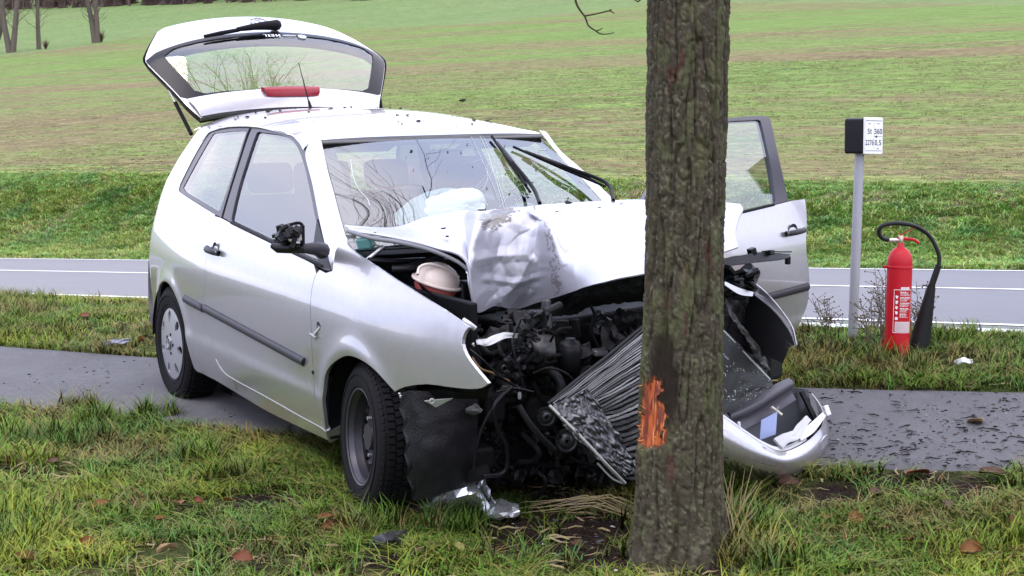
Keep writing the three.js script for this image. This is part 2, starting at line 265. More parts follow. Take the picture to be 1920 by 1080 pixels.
// --- far verge (bank) and field
const eOf = (q) => q - ROADW - 0.3;
{
  const m = new THREE.MeshPhysicalMaterial({ vertexColors: true, roughness: 0.95, specularIntensity: 0.15, map: det(0.5, 0.5), bumpMap: det(0.5, 0.5), bumpScale: 0.03 });
  sheet('far_verge', -60, 140, ROADW + 0.28, ROADW + 0.3 + BANK + 0.4, 640, 44, (x, z) => { const [, q] = toSQ(x, z); return H0(x, z) - 0.02 + 0.06 * (fbm(x * 1.7, z * 1.7, 2, 3) - 0.4) * sstep(0.05, 0.8, eOf(q)) - 0.1 * sstep(BANK + 0.15, BANK + 0.4, eOf(q)); }, (x, z, s, q) => mixc([0.17, 0.28, 0.075], [0.2, 0.17, 0.09], Math.max(1 - sstep(0, 0.3, eOf(q) + 0.25 * (fbm(x * 3, z * 3) - 0.5)), sstep(0.56, 0.7, fbm(x * 1.5, z * 1.5, 4, 3)))), m);
}
const SOWN = [0.11, 0.165, 0.042], EARTH = [0.145, 0.118, 0.06];
// upper boundary of the sown field: the crop beyond it is denser and greener
const FB = [[0, 104], [120, 92], [300, 62], [500, 52], [900, 44], [1210, 8], [1500, 3], [1920, 6]].map(([u, v]) => gpx(u, v));
function beyond(x, z) { const az = x / -z; let d = 0; for (let i = 0; i < FB.length - 1; i++) { const a = FB[i].x / -FB[i].z, b = FB[i + 1].x / -FB[i + 1].z; if (az <= b || i === FB.length - 2) { const t = (az - a) / (b - a); d = lerp(FB[i].length(), FB[i + 1].length(), clamp(t, -3, 4)); break; } } return Math.hypot(x, z) - d; }
function fieldColor(x, z, s, q) {
  const bd = beyond(x, z);
  const rows = vn(s * 0.05, q * 2.2, 1), row2 = 0.5 + 0.5 * Math.sin(q * 17.45 + 2 * vn(s * 0.3, q * 0.2, 4)), pat = fbm(s * 0.05, q * 0.16, 3, 4), fine = fbm(x * 3.5, z * 3.5, 6, 3), e = eOf(q) - BANK;
  let t = 0.5 + 2.3 * (pat - 0.5) + 0.8 * (rows - 0.5) + 0.3 * (row2 - 0.5) + 1.1 * (fine - 0.5);
  t += 0.34 * sstep(7, 26, e) - 0.2 + 0.15 * sstep(40, 70, e);
  let c = mixc(EARTH, SOWN, clamp(t * 1.1));
  const rag = e + 1.6 * (fbm(x * 0.8, z * 0.8, 12, 4) - 0.5); if (rag < 0.9) c = mixc(c, [0.15, 0.17, 0.06], 1 - sstep(0.1, 0.9, rag));
  const g2 = mixc([0.1, 0.165, 0.05], [0.13, 0.16, 0.065], fbm(x * 0.05, z * 0.05, 1, 3));
  c = mixc(c, g2, sstep(-2, 2, bd));
  if (Math.abs(bd) < 1.6) c = mixc(c, [0.17, 0.15, 0.085], 0.5 * (1 - Math.abs(bd) / 1.6));
  return c.map((k) => k * (1.3 + 0.45 * (fine - 0.3)));
}
{
  const m = new THREE.MeshPhysicalMaterial({ vertexColors: true, roughness: 0.95, specularIntensity: 0.15, map: det(0.05, 0.22), bumpMap: det(0.05, 0.22), bumpScale: 0.04 });
  const e0 = ROADW + 0.3 + BANK - 0.35;
  const fy = (x, z) => H0(x, z) + 0.05 * (fbm(x * 2.5, z * 2.5, 5, 3) - 0.5) - 0.14 * (1 - sstep(BANK - 0.1, BANK + 0.3, eOf(toSQ(x, z)[1])));
  sheet('field', -38, 58, e0, e0 + 60, 460, 340, fy, fieldColor, m, 1.35);
  // the hillside further off
  const far = (name, s0, s1, q0, q1, ns, nq) => sheet(name, s0, s1, q0, q1, ns, nq, (x, z) => fy(x, z) - 0.08, fieldColor, m);
  far('field', -260, 420, e0 + 59, e0 + 460, 420, 260); far('field', 57, 420, e0 - 2, e0 + 60, 260, 60); far('field', -160, -37, e0 - 2, e0 + 60, 120, 60);
}

// ================================================================ grass
function tuftGeo(seed, n, h0, h1, spread, w, lean) {
  const r = RNG(seed), pos = [], col = [], idx = [], nor = [];
  for (let b = 0; b < n; b++) {
    const a = r() * 6.283, d = Math.sqrt(r()) * spread, bx = Math.cos(a) * d, bz = Math.sin(a) * d, h = lerp(h0, h1, r() ** 1.4), dir = r() * 6.283, ln = lean * (0.35 + r()) * h, ww = w * (0.6 + 0.8 * r());
    const dx = Math.cos(dir), dz = Math.sin(dir), sx = -dz, sz = dx, k = pos.length / 3, dead = r();
    const c = dead < 0.16 ? [1.7, 1.15, 1.2] : dead < 0.32 ? [1.3, 1.05, 0.8] : [0.75 + 0.5 * r(), 0.85 + 0.35 * r(), 0.7 + 0.5 * r()];
    for (let i = 0; i <= 3; i++) { const t = i / 3, ox = dx * ln * t * t, oz = dz * ln * t * t, y = h * (t - 0.28 * lean * t * t), hw = ww * (1 - t * t * 0.92) / 2; for (const sgn of [-1, 1]) { pos.push(bx + ox + sx * hw * sgn, y - 0.004, bz + oz + sz * hw * sgn); nor.push(dx * 0.5, 0.86, dz * 0.5); col.push(...c); } if (i) { const q = k + i * 2; idx.push(q - 2, q - 1, q, q, q - 1, q + 1); } }
  }
  const g = geo(pos, idx, nor); g.setAttribute('color', new THREE.Float32BufferAttribute(col, 3)); return g;
}
const grassMat = new THREE.MeshPhysicalMaterial({ vertexColors: true, roughness: 0.8, specularIntensity: 0.25 });
function scatter(name, geos, list, label, mat = grassMat, cat = 'grass') {
  geos.forEach((g, gi) => {
    const L = list.filter((_, i) => i % geos.length === gi); if (!L.length) return;
    const im = new THREE.InstancedMesh(g, mat, L.length), M = new THREE.Matrix4(), Q = new THREE.Quaternion(), E = new THREE.Euler();
    L.forEach((o, i) => { E.set(o.rx ?? 0, o.a, o.rz ?? 0, 'YXZ'); Q.setFromEuler(E); M.compose(V3(o.x, o.y, o.z), Q, V3(o.k, o.k * (o.ky ?? 1), o.k)); im.setMatrixAt(i, M); im.setColorAt(i, lin(...o.c)); });
    im.name = numbered(name); im.castShadow = im.receiveShadow = true; scene.add(im); tag(im, label, cat, null, 'stuff');
  });
}
const G1 = [0.11, 0.19, 0.028], G2 = [0.2, 0.275, 0.036], G3 = [0.085, 0.19, 0.045], GD = [0.2, 0.17, 0.075];
const grassCol = (x, z, r) => { const n = fbm(x * 1.6, z * 1.6, 11, 3), m = fbm(x * 4.1, z * 4.1, 15, 3); let c = mixc(G1, G2, sstep(0.35, 0.65, n)); c = mixc(c, G3, sstep(0.5, 0.7, m) * 0.7); return mixc(c, GD, r < 0.15 ? 0.9 : sstep(0.54, 0.7, fbm(x * 2.7, z * 2.7, 31, 3)) * 0.65).map((k, i) => k * (0.8 + 0.4 * fract(r * 37.7))); };
{
  const T1 = [1, 2, 3, 4].map((s) => tuftGeo(s, 15, 0.025, 0.085, 0.035, 0.005, 0.85)), T2 = [7, 8].map((s) => tuftGeo(s, 16, 0.06, 0.16, 0.035, 0.0058, 0.7)), TF = [11, 12, 13].map((s) => tuftGeo(s, 14, 0.04, 0.12, 0.05, 0.0048, 1.7));
  const rnd = RNG(5), A = [], B = [], C = [];
  // camera side of the path and the strip between path and road
  for (let i = 0; i < 112000; i++) {
    const z = -3.9 - rnd() * 10.6, hw = Math.abs(z) * 0.36 + 0.5, x = (rnd() * 2 - 1) * hw, [, q] = toSQ(x, z), p = pathIn(x, z);
    if (rnd() > Math.abs(z) / 13) { continue; }
    if (q > -0.16 || p > -0.015 + 0.03 * rnd()) continue;
    const s = soilAt(x, z), cov = fbm(x * 3.3, z * 3.3, 21, 4), r = rnd(); if (rnd() < s * 0.9) continue; if (cov < 0.44 && rnd() < 0.8) continue;
    if (q > -0.5 && rnd() < 0.75) continue;
    const far = lineSD(...PT, x, z) > 0;
    const o = { x, y: H(x, z), z, a: rnd() * 6.283, k: (far ? 0.78 : 0.95) * (0.6 + 0.8 * rnd()), c: grassCol(x, z, r) };
    const lush = fbm(x * 2.2, z * 2.2, 41, 3); if (lush > 0.66 && rnd() < 0.45) { B.push(o); o.k *= 0.9; } else if (rnd() < 0.5) C.push(o); else A.push(o);
  }
  // tall tufts at the foot of the trunk and along the path's edge
  for (const [u, v, n, rad] of [[1385, 1010, 60, 0.12], [1370, 950, 30, 0.08], [1420, 1060, 40, 0.15], [150, 775, 30, 0.08], [170, 800, 40, 0.1], [370, 870, 30, 0.1], [290, 790, 30, 0.1], [700, 1000, 30, 0.12], [860, 1000, 40, 0.12], [420, 905, 24, 0.07]]) { const p = onH(u, v); for (let i = 0; i < n; i++) { const a = rnd() * 6.283, d = Math.sqrt(rnd()) * rad, x = p.x + Math.cos(a) * d, z = p.z + Math.sin(a) * d; B.push({ x, y: H(x, z), z, a: rnd() * 6.283, k: 0.6 + 0.7 * rnd(), c: grassCol(x, z, rnd()) }); } }
  console.log('tufts', A.length, B.length, C.length);
  scatter('verge_grass', T1, A, 'short winter grass covering the verge around path and tree');
  scatter('verge_grass', T2, B, 'taller green grass clumps standing out of the verge');
  scatter('verge_grass', TF, C, 'flattened wet grass lying on the verge');
  // far bank: long soft grass
  const L = [1, 2, 3].map((s) => tuftGeo(50 + s, 24, 0.04, 0.15, 0.12, 0.008, 2.0)), D = [];
  for (let i = 0; i < 80000; i++) {
    const s = lerp(-18, 32, rnd()), e = rnd() * (BANK + 0.15) + 1.3 * rnd() ** 6, q = e + ROADW + 0.3, [x, z] = fromSQ(s, q); if (Math.abs(x / z) > 0.42) continue;
    const edge = sstep(0.05, 0.5, e), n = fbm(x * 0.9, z * 0.9, 4, 4), bare = fbm(x * 1.5, z * 1.5, 4, 3); if (rnd() > 0.25 + 0.75 * edge || (bare > 0.6 && rnd() < 0.6)) continue;
    let c = mixc([0.28, 0.46, 0.12], [0.38, 0.52, 0.15], sstep(0.35, 0.65, n)); c = mixc(c, [0.23, 0.43, 0.14], sstep(0.55, 0.7, fbm(x * 2, z * 2, 9, 3))); if (rnd() < 0.06) c = [0.3, 0.25, 0.12];
    D.push({ x, y: H0(x, z) - 0.01, z, a: rnd() * 6.283, k: (0.45 + 0.75 * rnd()) * (0.4 + 0.6 * edge) * (0.7 + 0.7 * n) * (1 - 0.45 * sstep(BANK - 0.7, BANK, e)), c: c.map((k) => k * (0.8 + 0.4 * rnd())) });
  }
  scatter('bank_grass', L, D, 'long lush green grass on the bank beyond the road');
  // sown field: small seedling tufts in the nearer rows
  const F = [1, 2].map((s) => tuftGeo(80 + s, 7, 0.012, 0.035, 0.07, 0.007, 1.8)), Fd = [];
  for (let i = 0; i < 210000; i++) {
    const e = 0.2 + 34 * rnd() ** 1.3, s = lerp(-26, 48, rnd()), q0 = Math.round((e + ROADW + BANK + 0.3) / 0.36) * 0.36 + (rnd() - 0.5) * 0.12, [x, z] = fromSQ(s, q0); if (Math.abs(x / z) > 0.31) continue;
    const pat = fbm(s * 0.05, q0 * 0.16, 3, 4); if (rnd() > 0.3 + 2.2 * (pat - 0.4)) continue;
    const dead = rnd() < 0.1; Fd.push({ x, y: H0(x, z), z, a: rnd() * 6.283, k: 0.6 + 0.9 * rnd(), c: (dead ? [0.3, 0.26, 0.13] : mixc([0.17, 0.25, 0.06], [0.23, 0.27, 0.08], rnd())).map((k) => k * (0.85 + 0.3 * rnd())) });
  }
  console.log('bank', D.length, 'field', Fd.length);
  scatter('field_seedlings', F, Fd, 'young sown crop seedlings growing in rows on the field', grassMat, 'crop');
}
// ================================================================ the crashed car (built in its own frame: x forward, y up, z to its right)
const carM = new THREE.Matrix4().set(0.46963, 0.00087, -0.88286, 0.1419, -0.06076, 0.99766, -0.03134, 0.1631, 0.88077, 0.06836, 0.46858, -7.3585, 0, 0, 0, 1);
const car = thing('crashed_car', 'silver three door hatchback with crushed front, raised tailgate and open far door', 'car');
carM.decompose(car.position, car.quaternion, car.scale);
const carInv = carM.clone().invert(), cO = V3(0, CAMY, 0).applyMatrix4(carInv);
const cRay = (u, v) => ray(u, v).transformDirection(carInv);
const hit = (u, v, ax, c) => { const d = cRay(u, v), k = (c - cO.getComponent(ax)) / d.getComponent(ax); return [cO.x + d.x * k, cO.y + d.y * k, cO.z + d.z * k]; };
const atX = (u, v, c) => hit(u, v, 0, c), atY = (u, v, c) => hit(u, v, 1, c), atZ = (u, v, c) => hit(u, v, 2, c);

// flank: half width over height, tapering to the ends, flared round the wheels
const zTab = table([0, 0.14, 0.2, 0.27, 0.33, 0.37, 0.42, 0.5, 0.58, 0.66, 0.73, 0.79, 0.85, 0.9, 0.94, 0.98, 1.1, 1.24, 1.38, 1.46], [0.73, 0.755, 0.776, 0.798, 0.812, 0.8175, 0.815, 0.82, 0.826, 0.828, 0.825, 0.816, 0.802, 0.787, 0.775, 0.762, 0.715, 0.655, 0.587, 0.53]);
const ARCH = [[-0.06, 0.272, 0.352], [-2.47, 0.285, 0.318]];
function S(x, y) {
  let z = zTab(y);
  if (x < -1.9) { const t = (-1.9 - x) / 1.15; z -= 0.075 * t * t + (t > 0.86 ? 1.8 * (t - 0.86) ** 2 : 0); }
  if (x > -0.1) z -= 0.13 * ((x + 0.1) / 0.75) ** 2;
  for (const [a, b, r] of ARCH) { const d = Math.hypot(x - a, y - b) - r; z += 0.011 * Math.exp(-((d / 0.05) ** 2)); }
  return z;
}
const sp = (u, v) => { const d = cRay(u, v); let z = 0.8, p; for (let i = 0; i < 40; i++) { const k = (z - cO.z) / d.z; p = [cO.x + d.x * k, cO.y + d.y * k]; z = lerp(z, S(clamp(p[0], -3.1, 0.9), p[1]), 0.5); } return p; };
const SP = (...l) => l.map(([u, v]) => sp(u, v));
const onS = (dz = 0, sg = 1) => (x, y) => [x, y, sg * (S(x, y) + dz)];
const arc = (i, a0, a1, n = 18) => Array.from({ length: n + 1 }, (_, k) => { const a = lerp(a0, a1, k / n) * Math.PI / 180; return [ARCH[i][0] + ARCH[i][2] * Math.cos(a), ARCH[i][1] + ARCH[i][2] * Math.sin(a)]; });

// ---- materials
const speck = tex(256, 256, (u, v) => { const n = wrapfbm(u, v, 100, 2, 2), k = 0.42 + 0.3 * (n - 0.5) + 0.12 * wrapfbm(u, v, 6, 4, 9); return [k, k, k]; }, false); speck.repeat.set(2, 2);
const paint = phys([0.47, 0.467, 0.51], 0.32, { metalness: 0.7, clearcoat: 1, clearcoatRoughness: 0.04 });
const dirtMap = tex(1024, 512, (u, v) => { const n = wrapfbm(u, v, 40, 4, 3), g = wrapfbm(u, v, 170, 2, 5); const k = g > 0.8 && n > 0.56 ? 0.72 : 1 - 0.06 * n; return [k, k * 0.99, k * 0.97]; });
paint.map = dirtMap; dirtMap.repeat.set(1, 1);
const bare = std([0.45, 0.45, 0.46], 0.4, { metalness: 0.9 });
const plastic = std([0.006, 0.006, 0.0075], 0.4), grey = std([0.03, 0.028, 0.034], 0.5), black = std([0.005, 0.005, 0.006], 0.6, { specularIntensity: 0.25 }), trim = phys([0.035, 0.032, 0.042], 0.38);
const rubber = std([0.0085, 0.008, 0.009], 0.75, { bumpMap: noiseFine, bumpScale: 0.002 });
const glass = phys([0.74, 0.8, 0.78], 0.015, { transmission: 1, thickness: 0, ior: 2.1 });
const tinted = phys([0.42, 0.47, 0.48], 0.015, { transmission: 1, thickness: 0, ior: 2.35 });
const screenGlass = phys([0.6, 0.66, 0.65], 0.015, { transmission: 1, thickness: 0, ior: 2.3 });
const frit = phys([0.012, 0.011, 0.014], 0.08);
const fabric = std([0.01, 0.0105, 0.013], 0.95, { bumpMap: noiseFine, bumpScale: 0.003 });
const lining = std([0.16, 0.16, 0.16], 0.95);
const airbagM = std([0.42, 0.47, 0.47], 0.9, { bumpMap: noiseFine, bumpScale: 0.006 });
const steel = std([0.3, 0.3, 0.31], 0.42, { metalness: 0.85, bumpMap: noiseFine, bumpScale: 0.003 });
const sooty = std([0.0055, 0.0055, 0.006], 0.45, { bumpMap: noiseFine, bumpScale: 0.01 });

// ---- outlines read off the flank
const dloFront = SP([620, 506], [600, 420], [585, 342], [571, 286], [556, 262], [530, 247]);
const dloTop = SP([530, 247], [480, 238.5], [430, 239.5], [393, 247]);
const dloBack = SP([393, 247], [374, 275], [352, 316], [335, 352], [338, 361]);
const dloBelt = SP([338, 361], [370, 382], [413, 408], [500, 452], [560, 481], [596, 500], [612, 507], [620, 506]);
const dlo = [...crv(dloFront, 24).slice(0, -1), ...crv(dloTop, 16).slice(0, -1), ...crv(dloBack, 10).slice(0, -1), ...crv(dloBelt, 16).slice(0, -1)];
const beltAt = (x) => { for (let i = 0; i < 200; i++) { const p = crAt(dloBelt, i / 199); if (p[0] >= x) return p[1]; } return dloBelt[dloBelt.length - 1][1]; };
const doorRear = SP([398, 404], [391, 440], [386, 500], [382, 560], [386, 610], [394, 645], [405, 672], [418, 694], [436, 708]);
const doorSill = SP([436, 708], [500, 743], [560, 777], [612, 808]);
const doorFront = SP([612, 808], [596, 770], [588, 700], [584, 620], [583, 557], [588, 528], [597, 503]);
const sillLow = SP([395, 709], [450, 742], [500, 772], [560, 801], [618, 830]);
const fendTop = SP([880, 613], [850, 592], [820, 572], [760, 535], [700, 495], [668, 474], [652, 458], [645, 443]);
const fendNose = SP([916, 719], [905, 706], [890, 688], [874, 665], [867, 642], [872, 623], [880, 613]);
const fendLow = SP([741, 734], [760, 725], [800, 720], [840, 725], [880, 729], [905, 727], [916, 719]);
const fendArch = SP([618, 830], [609, 785], [606, 740], [611, 702], [626, 680], [650, 667], [675, 673], [700, 690], [722, 713], [741, 734]);
console.log('checks', 'beltR', dloBelt[0], 'sill', sillLow.map((p) => p.map((c) => c.toFixed(2)).join(',')).join(' '));
const mirrorPts = (l) => l;

// ---- body shell: flank behind the door
const rearX = -3.06;
const quarter = [...crv([...doorRear].reverse(), 24).slice(0, -1).map(([x, y]) => [x - 0.005, y]), ...crv([...dloBelt.slice(0, 3)].reverse(), 10).slice(1), ...crv([...dloBack].reverse(), 10).slice(1),
  [dloBack[0][0] - 0.1, dloBack[0][1] + 0.02], [-2.66, 1.35], [-2.82, 1.2], [-2.96, 1.02], [-3.03, 0.85], [-3.08, 0.66], [-3.09, 0.45], [-3.06, 0.3], [-2.92, 0.24], ...arc(1, 196, -14, 30), [-2.13, 0.195]];
{
  quarter.push([doorRear[8][0] - 0.005, 0.2]);
  for (const sg of [1, -1]) mesh('quarter_panel', panel(quarter, onS(0, sg), { flip: sg < 0 }), paint, car);
  const sillTop = crv([...doorSill].reverse(), 12).map(([x, y]) => [x, y - 0.006]);
  const sillO = [...crv(sillLow, 12), ...sillTop, [sillTop[12][0], sillTop[12][1]], [-1.98, 0.215]];
  for (const sg of [1, -1]) { const m = mesh('sill', panel(sillO, onS(-0.006, sg), { flip: sg < 0, flange: 0.06 }), paint, car); }
  // pale sealed edge under the door
  mesh('door_sill_edge', tube(crv([[doorRear[6][0], doorRear[6][1], 0], [doorRear[7][0], doorRear[7][1], 0], ...doorSill.map((p) => [...p, 0])], 24).map(([x, y]) => [x, y - 0.004, S(x, y) + 0.001]), 0.003, 40, 5), std([0.3, 0.3, 0.31], 0.5), car);
}
// ---- doors
function buildDoor(sg) {
  const d = part('door', car), O = [...crv(doorRear, 26).slice(0, -1), ...crv(doorSill, 12).slice(0, -1), ...crv(doorFront, 16).slice(0, -1), ...crv([...dloBelt.slice(2, 6)].reverse(), 14).slice(1)];
  mesh('door_skin', panel(O, onS(0.001, sg), { flip: sg < 0, flange: 0.02 }), paint, d);
  mesh('inner_panel', panel(O.map(([x, y]) => [x * 0.985 - 0.017, y * 0.985 + 0.008]), onS(-0.07, sg), { res: 0.1, flange: -0.05 }), grey, d);
  // moulding
  const mo = SP([352, 553], [352, 567], [571, 687], [573, 671]); const front = [...mo.slice(0, 1)];
  const ML = [[doorRear[3][0] + 0.012, lerp(mo[0][1], mo[3][1], 0.16)], [doorRear[3][0] + 0.012, lerp(mo[1][1], mo[2][1], 0.16)], mo[2], mo[3]];
  mesh('side_moulding', panel(ML, (x, y) => { const m = 0.5 * (lerp(mo[0][1], mo[3][1], clamp((x - mo[0][0]) / (mo[3][0] - mo[0][0]))) + lerp(mo[1][1], mo[2][1], clamp((x - mo[0][0]) / (mo[3][0] - mo[0][0])))), t = (y - m) / 0.019; return [x, y, sg * (S(x, y) + 0.006 + 0.012 * Math.sqrt(Math.max(0, 1 - t * t)))]; }, { flip: sg < 0, res: 0.008 }), grey, d);
  // handle: round recess and a grip across it
  const hc = sp(404, 470); const h = part('handle', d);
  const cup = new THREE.SphereGeometry(0.042, 20, 12, 0, 6.283, 0, 1.3); cup.rotateX(-Math.PI / 2 * sg); cup.scale(1, 1, 0.25); cup.translate(hc[0], hc[1], sg * (S(...hc) + 0.004)); mesh('recess', cup, trim, h);
  mesh('grip', [tube([[hc[0] - 0.085, hc[1] + 0.004, sg * (S(...hc) + 0.012)], [hc[0] - 0.04, hc[1] + 0.003, sg * (S(...hc) + 0.03)], [hc[0] + 0.04, hc[1], sg * (S(...hc) + 0.032)], [hc[0] + 0.082, hc[1] - 0.004, sg * (S(...hc) + 0.012)]], 0.014, 20, 8)], grey, h);
  const lk = new THREE.CylinderGeometry(0.011, 0.011, 0.006, 14); lk.rotateX(Math.PI / 2); lk.translate(hc[0] + 0.07, hc[1] - 0.002, sg * (S(...hc) + 0.025)); mesh('key_lock', lk, bare, h);
  // window: dark frame and pane
  const W = [...crv(SP([604, 470], [588, 400], [577, 345], [564, 294], [548, 265], [525, 253], [484, 247]), 24), ...crv(SP([480, 249], [462, 300], [445, 355], [432, 411]), 8), ...crv(SP([434, 415], [500, 446], [560, 474], [606, 494]), 8)];
  const Oo = [...crv(dloFront, 24).slice(0, -1), ...crv(SP([530, 247], [500, 241], [480, 238.5]), 4), ...crv(SP([470, 242], [450, 300], [434, 350], [417, 408]), 8), ...crv(dloBelt.slice(2), 14).slice(1, -1)];
  mesh('window_frame', panel(Oo, onS(-0.004, sg), { holes: [W], flip: sg < 0, flange: 0.03 }), trim, d);
  mesh('window_pane', panel(W.map(([x, y]) => [x, y]), onS(-0.013, sg), { flip: sg < 0, flange: 0, res: 0.06 }), sg > 0 ? tinted : glass, d);
  mesh('window_seal', tube(crv(SP([434, 417], [500, 449], [560, 478], [606, 499]), 16).map(([x, y]) => [x, y, sg * (S(x, y) + 0.002)]), 0.007, 30, 6), black, d);
  return d;
}
const doorR = buildDoor(1);
mesh('mirror_triangle', panel(SP([588, 470], [596, 410], [613, 470], [621, 505], [606, 500]), onS(0.004, 1), { flange: 0.02 }), grey, doorR);
// broken door mirror: arm, lower tray, bare mechanism and the standing frame
{
  const m = part('door_mirror', doorR), b = (u, v, z) => atZ(u, v, z);
  mesh('arm', [taperTube([b(604, 470, 0.8), b(592, 466, 0.85), b(572, 466, 0.9), b(552, 467, 0.93), b(536, 467, 0.95)], [0.034, 0.027, 0.02, 0.017, 0.016], 10), ...[]], grey, m);
  const c = b(541, 447, 0.95), e = b(514, 462, 1.0), f0 = b(566, 440, 0.92);
  mesh('tray', [taperTube([b(511, 461, 1.0), b(520, 465, 0.99), b(545, 466, 0.95), b(566, 462, 0.92)], [0.012, 0.02, 0.02, 0.014], 8)], plastic, m);
  const r = RNG(77), bits = [];
  for (let i = 0; i < 26; i++) { const p = b(lerp(517, 560, r()), lerp(424, 460, r() ** 0.8), lerp(0.93, 0.99, r())); bits.push(box(0.012 + 0.03 * r(), 0.01 + 0.025 * r(), 0.012 + 0.03 * r(), ...p, r() * 3, r() * 3, r() * 3, 0.003)); }
  for (let i = 0; i < 7; i++) bits.push(tube([b(lerp(515, 540, r()), lerp(430, 460, r()), 0.97), b(lerp(525, 550, r()), lerp(420, 440, r()), 0.955), b(lerp(540, 565, r()), lerp(430, 460, r()), 0.94)], 0.005, 10, 5));
  mesh('mechanism', bits, plastic, m);
  mesh('frame', [tube([b(565, 459, 0.9), b(568, 440, 0.9), b(567, 422, 0.9), b(560, 418, 0.915), b(545, 421, 0.94), b(532, 424, 0.96)], 0.0065, 30, 6), box(0.012, 0.075, 0.02, ...b(567, 440, 0.905), 0, 0.4, 0, 0.004)], black, m);
  mesh('motor', [box(0.05, 0.028, 0.03, ...b(553, 446, 0.94), 0.1, 0.5, 0.1, 0.005)], std([0.3, 0.28, 0.26], 0.6), m);
}
// ---- far door, swung wide open about its front hinge
const doorL = buildDoor(-1);
{
  const hx = -0.54, hz = -0.785, piv = new THREE.Matrix4().makeTranslation(hx, 0.03, hz).multiply(new THREE.Matrix4().makeRotationY(-70 * Math.PI / 180)).multiply(new THREE.Matrix4().makeTranslation(-hx, 0, -hz));
  piv.decompose(doorL.position, doorL.quaternion, doorL.scale);
  doorL.userData.label = 'far side door swung wide open';
}
// quarter windows, black surrounds, moulding on the rear flank
for (const sg of [1, -1]) {
  const W = [...crv(SP([398, 252], [372, 296], [342, 352]), 8), ...crv(SP([346, 359], [380, 379], [408, 396]), 6), ...crv(SP([411, 394], [430, 340], [448, 285], [461, 247]), 8), ...crv(SP([452, 245], [425, 247], [402, 250]), 5)];
  const Oo = [...crv(SP([466, 240], [446, 300], [430, 350], [413, 408]), 8), ...crv(dloBelt.slice(0, 3).reverse(), 8).slice(1), ...crv([...dloBack].reverse(), 10).slice(1), ...crv(SP([393, 247], [430, 239.5], [466, 240]), 6).slice(1)];
  const q = part('quarter_window', car);
  mesh('surround', panel(Oo, onS(-0.004, sg), { holes: [W], flip: sg < 0, flange: 0.03 }), trim, q);
  mesh('pane', panel(W, onS(-0.007, sg), { flip: sg < 0, flange: 0, res: 0.06 }), tinted, q);
  const mo = SP([348, 553], [348, 567], [571, 687], [573, 671]), x1 = doorRear[3][0] - 0.006, k = (x1 - mo[0][0]) / (mo[3][0] - mo[0][0]);
  mesh('side_moulding', panel([mo[0], mo[1], [x1, lerp(mo[1][1], mo[2][1], k)], [x1, lerp(mo[0][1], mo[3][1], k)]], (x, y) => { const kk = clamp((x - mo[0][0]) / (mo[3][0] - mo[0][0])), m = 0.5 * (lerp(mo[0][1], mo[3][1], kk) + lerp(mo[1][1], mo[2][1], kk)), t = (y - m) / 0.019; return [x, y, sg * (S(x, y) + 0.006 + 0.012 * Math.sqrt(Math.max(0, 1 - t * t)))]; }, { flip: sg < 0, res: 0.008 }), grey, car);
}
// ---- front wing on the near side, with its open lamp cut-out
const fender = [...crv(fendArch, 30).slice(0, -1), ...crv(fendLow, 12).slice(0, -1), ...crv(fendNose, 14).slice(0, -1), ...crv(fendTop, 16).slice(0, -1), ...SP([645, 443], [630, 470], [624, 508], [612, 512], [600, 506]), ...crv(doorFront, 14).reverse().slice(1).map(([x, y]) => [x + 0.006, y])];
{
  // hole left by the torn-off indicator
  const ic = sp(597, 612), hole = Array.from({ length: 16 }, (_, i) => { const a = i / 16 * 6.283; return [ic[0] + 0.03 * Math.cos(a) * (Math.cos(a) > 0 ? 1 : 0.6), ic[1] + 0.02 * Math.sin(a)]; });
  const f = mesh('front_wing', panel(fender, (x, y) => [x, y, S(x, y) + 0.002], { holes: [hole], flange: 0.016 }), paint, car);
  mesh('indicator_socket', [bar([ic[0], ic[1] - 0.004, S(...ic) - 0.01], [ic[0] - 0.015, ic[1] - 0.035, S(...ic) + 0.012], 0.008, 0.006), box(0.062, 0.011, 0.012, ic[0] - 0.03, ic[1] - 0.042, S(...ic) + 0.012, 0, 0, -0.12, 0.004)], std([0.3, 0.29, 0.27], 0.3, { metalness: 0.6 }), f);
  mesh('hole_backing', box(0.1, 0.1, 0.01, ic[0], ic[1], S(...ic) - 0.05), black, f);
  const sc = sp(588, 698), sg0 = new THREE.CylinderGeometry(0.008, 0.008, 0.006, 12); sg0.rotateX(Math.PI / 2); sg0.translate(sc[0], sc[1], S(...sc) + 0.003); mesh('screw', sg0, black, f);
}
// ---- roof, pillars, windscreen
const roofC = table([-2.82, -2.7, -2.5, -2.2, -1.9, -1.6, -1.3, -1.15, -1.045], [1.432, 1.444, 1.457, 1.470, 1.474, 1.468, 1.447, 1.423, 1.393]);
const roofD = table([-2.85, -2.6, -2.2, -1.8, -1.45, -1.2, -1.045], [0.1, 0.088, 0.075, 0.068, 0.066, 0.045, 0.014]);
const roofY = (x, z) => roofC(x) - roofD(x) * Math.pow(Math.abs(z) / 0.575, 2.8) + (Math.abs(z) > 0.575 ? -1.4 * (Math.abs(z) - 0.575) : 0);
const edgeZ = (x) => S(x, roofC(x) - roofD(x));
const roofSide = []; // the gutter above the side windows
for (let i = 0; i <= 30; i++) { const x = lerp(-2.78, -1.10, i / 30); const t = dlo.filter((p) => Math.abs(p[0] - x) < 0.12 && p[1] > 1.2).reduce((m, p) => Math.max(m, p[1]), 1.33); roofSide.push([x, 0.572 + (x > -1.3 ? -0.02 * ((x + 1.3) / 0.2) ** 2 : 0) - (x < -2.3 ? 0.05 * ((-2.3 - x) / 0.5) ** 1.5 : 0)]); }
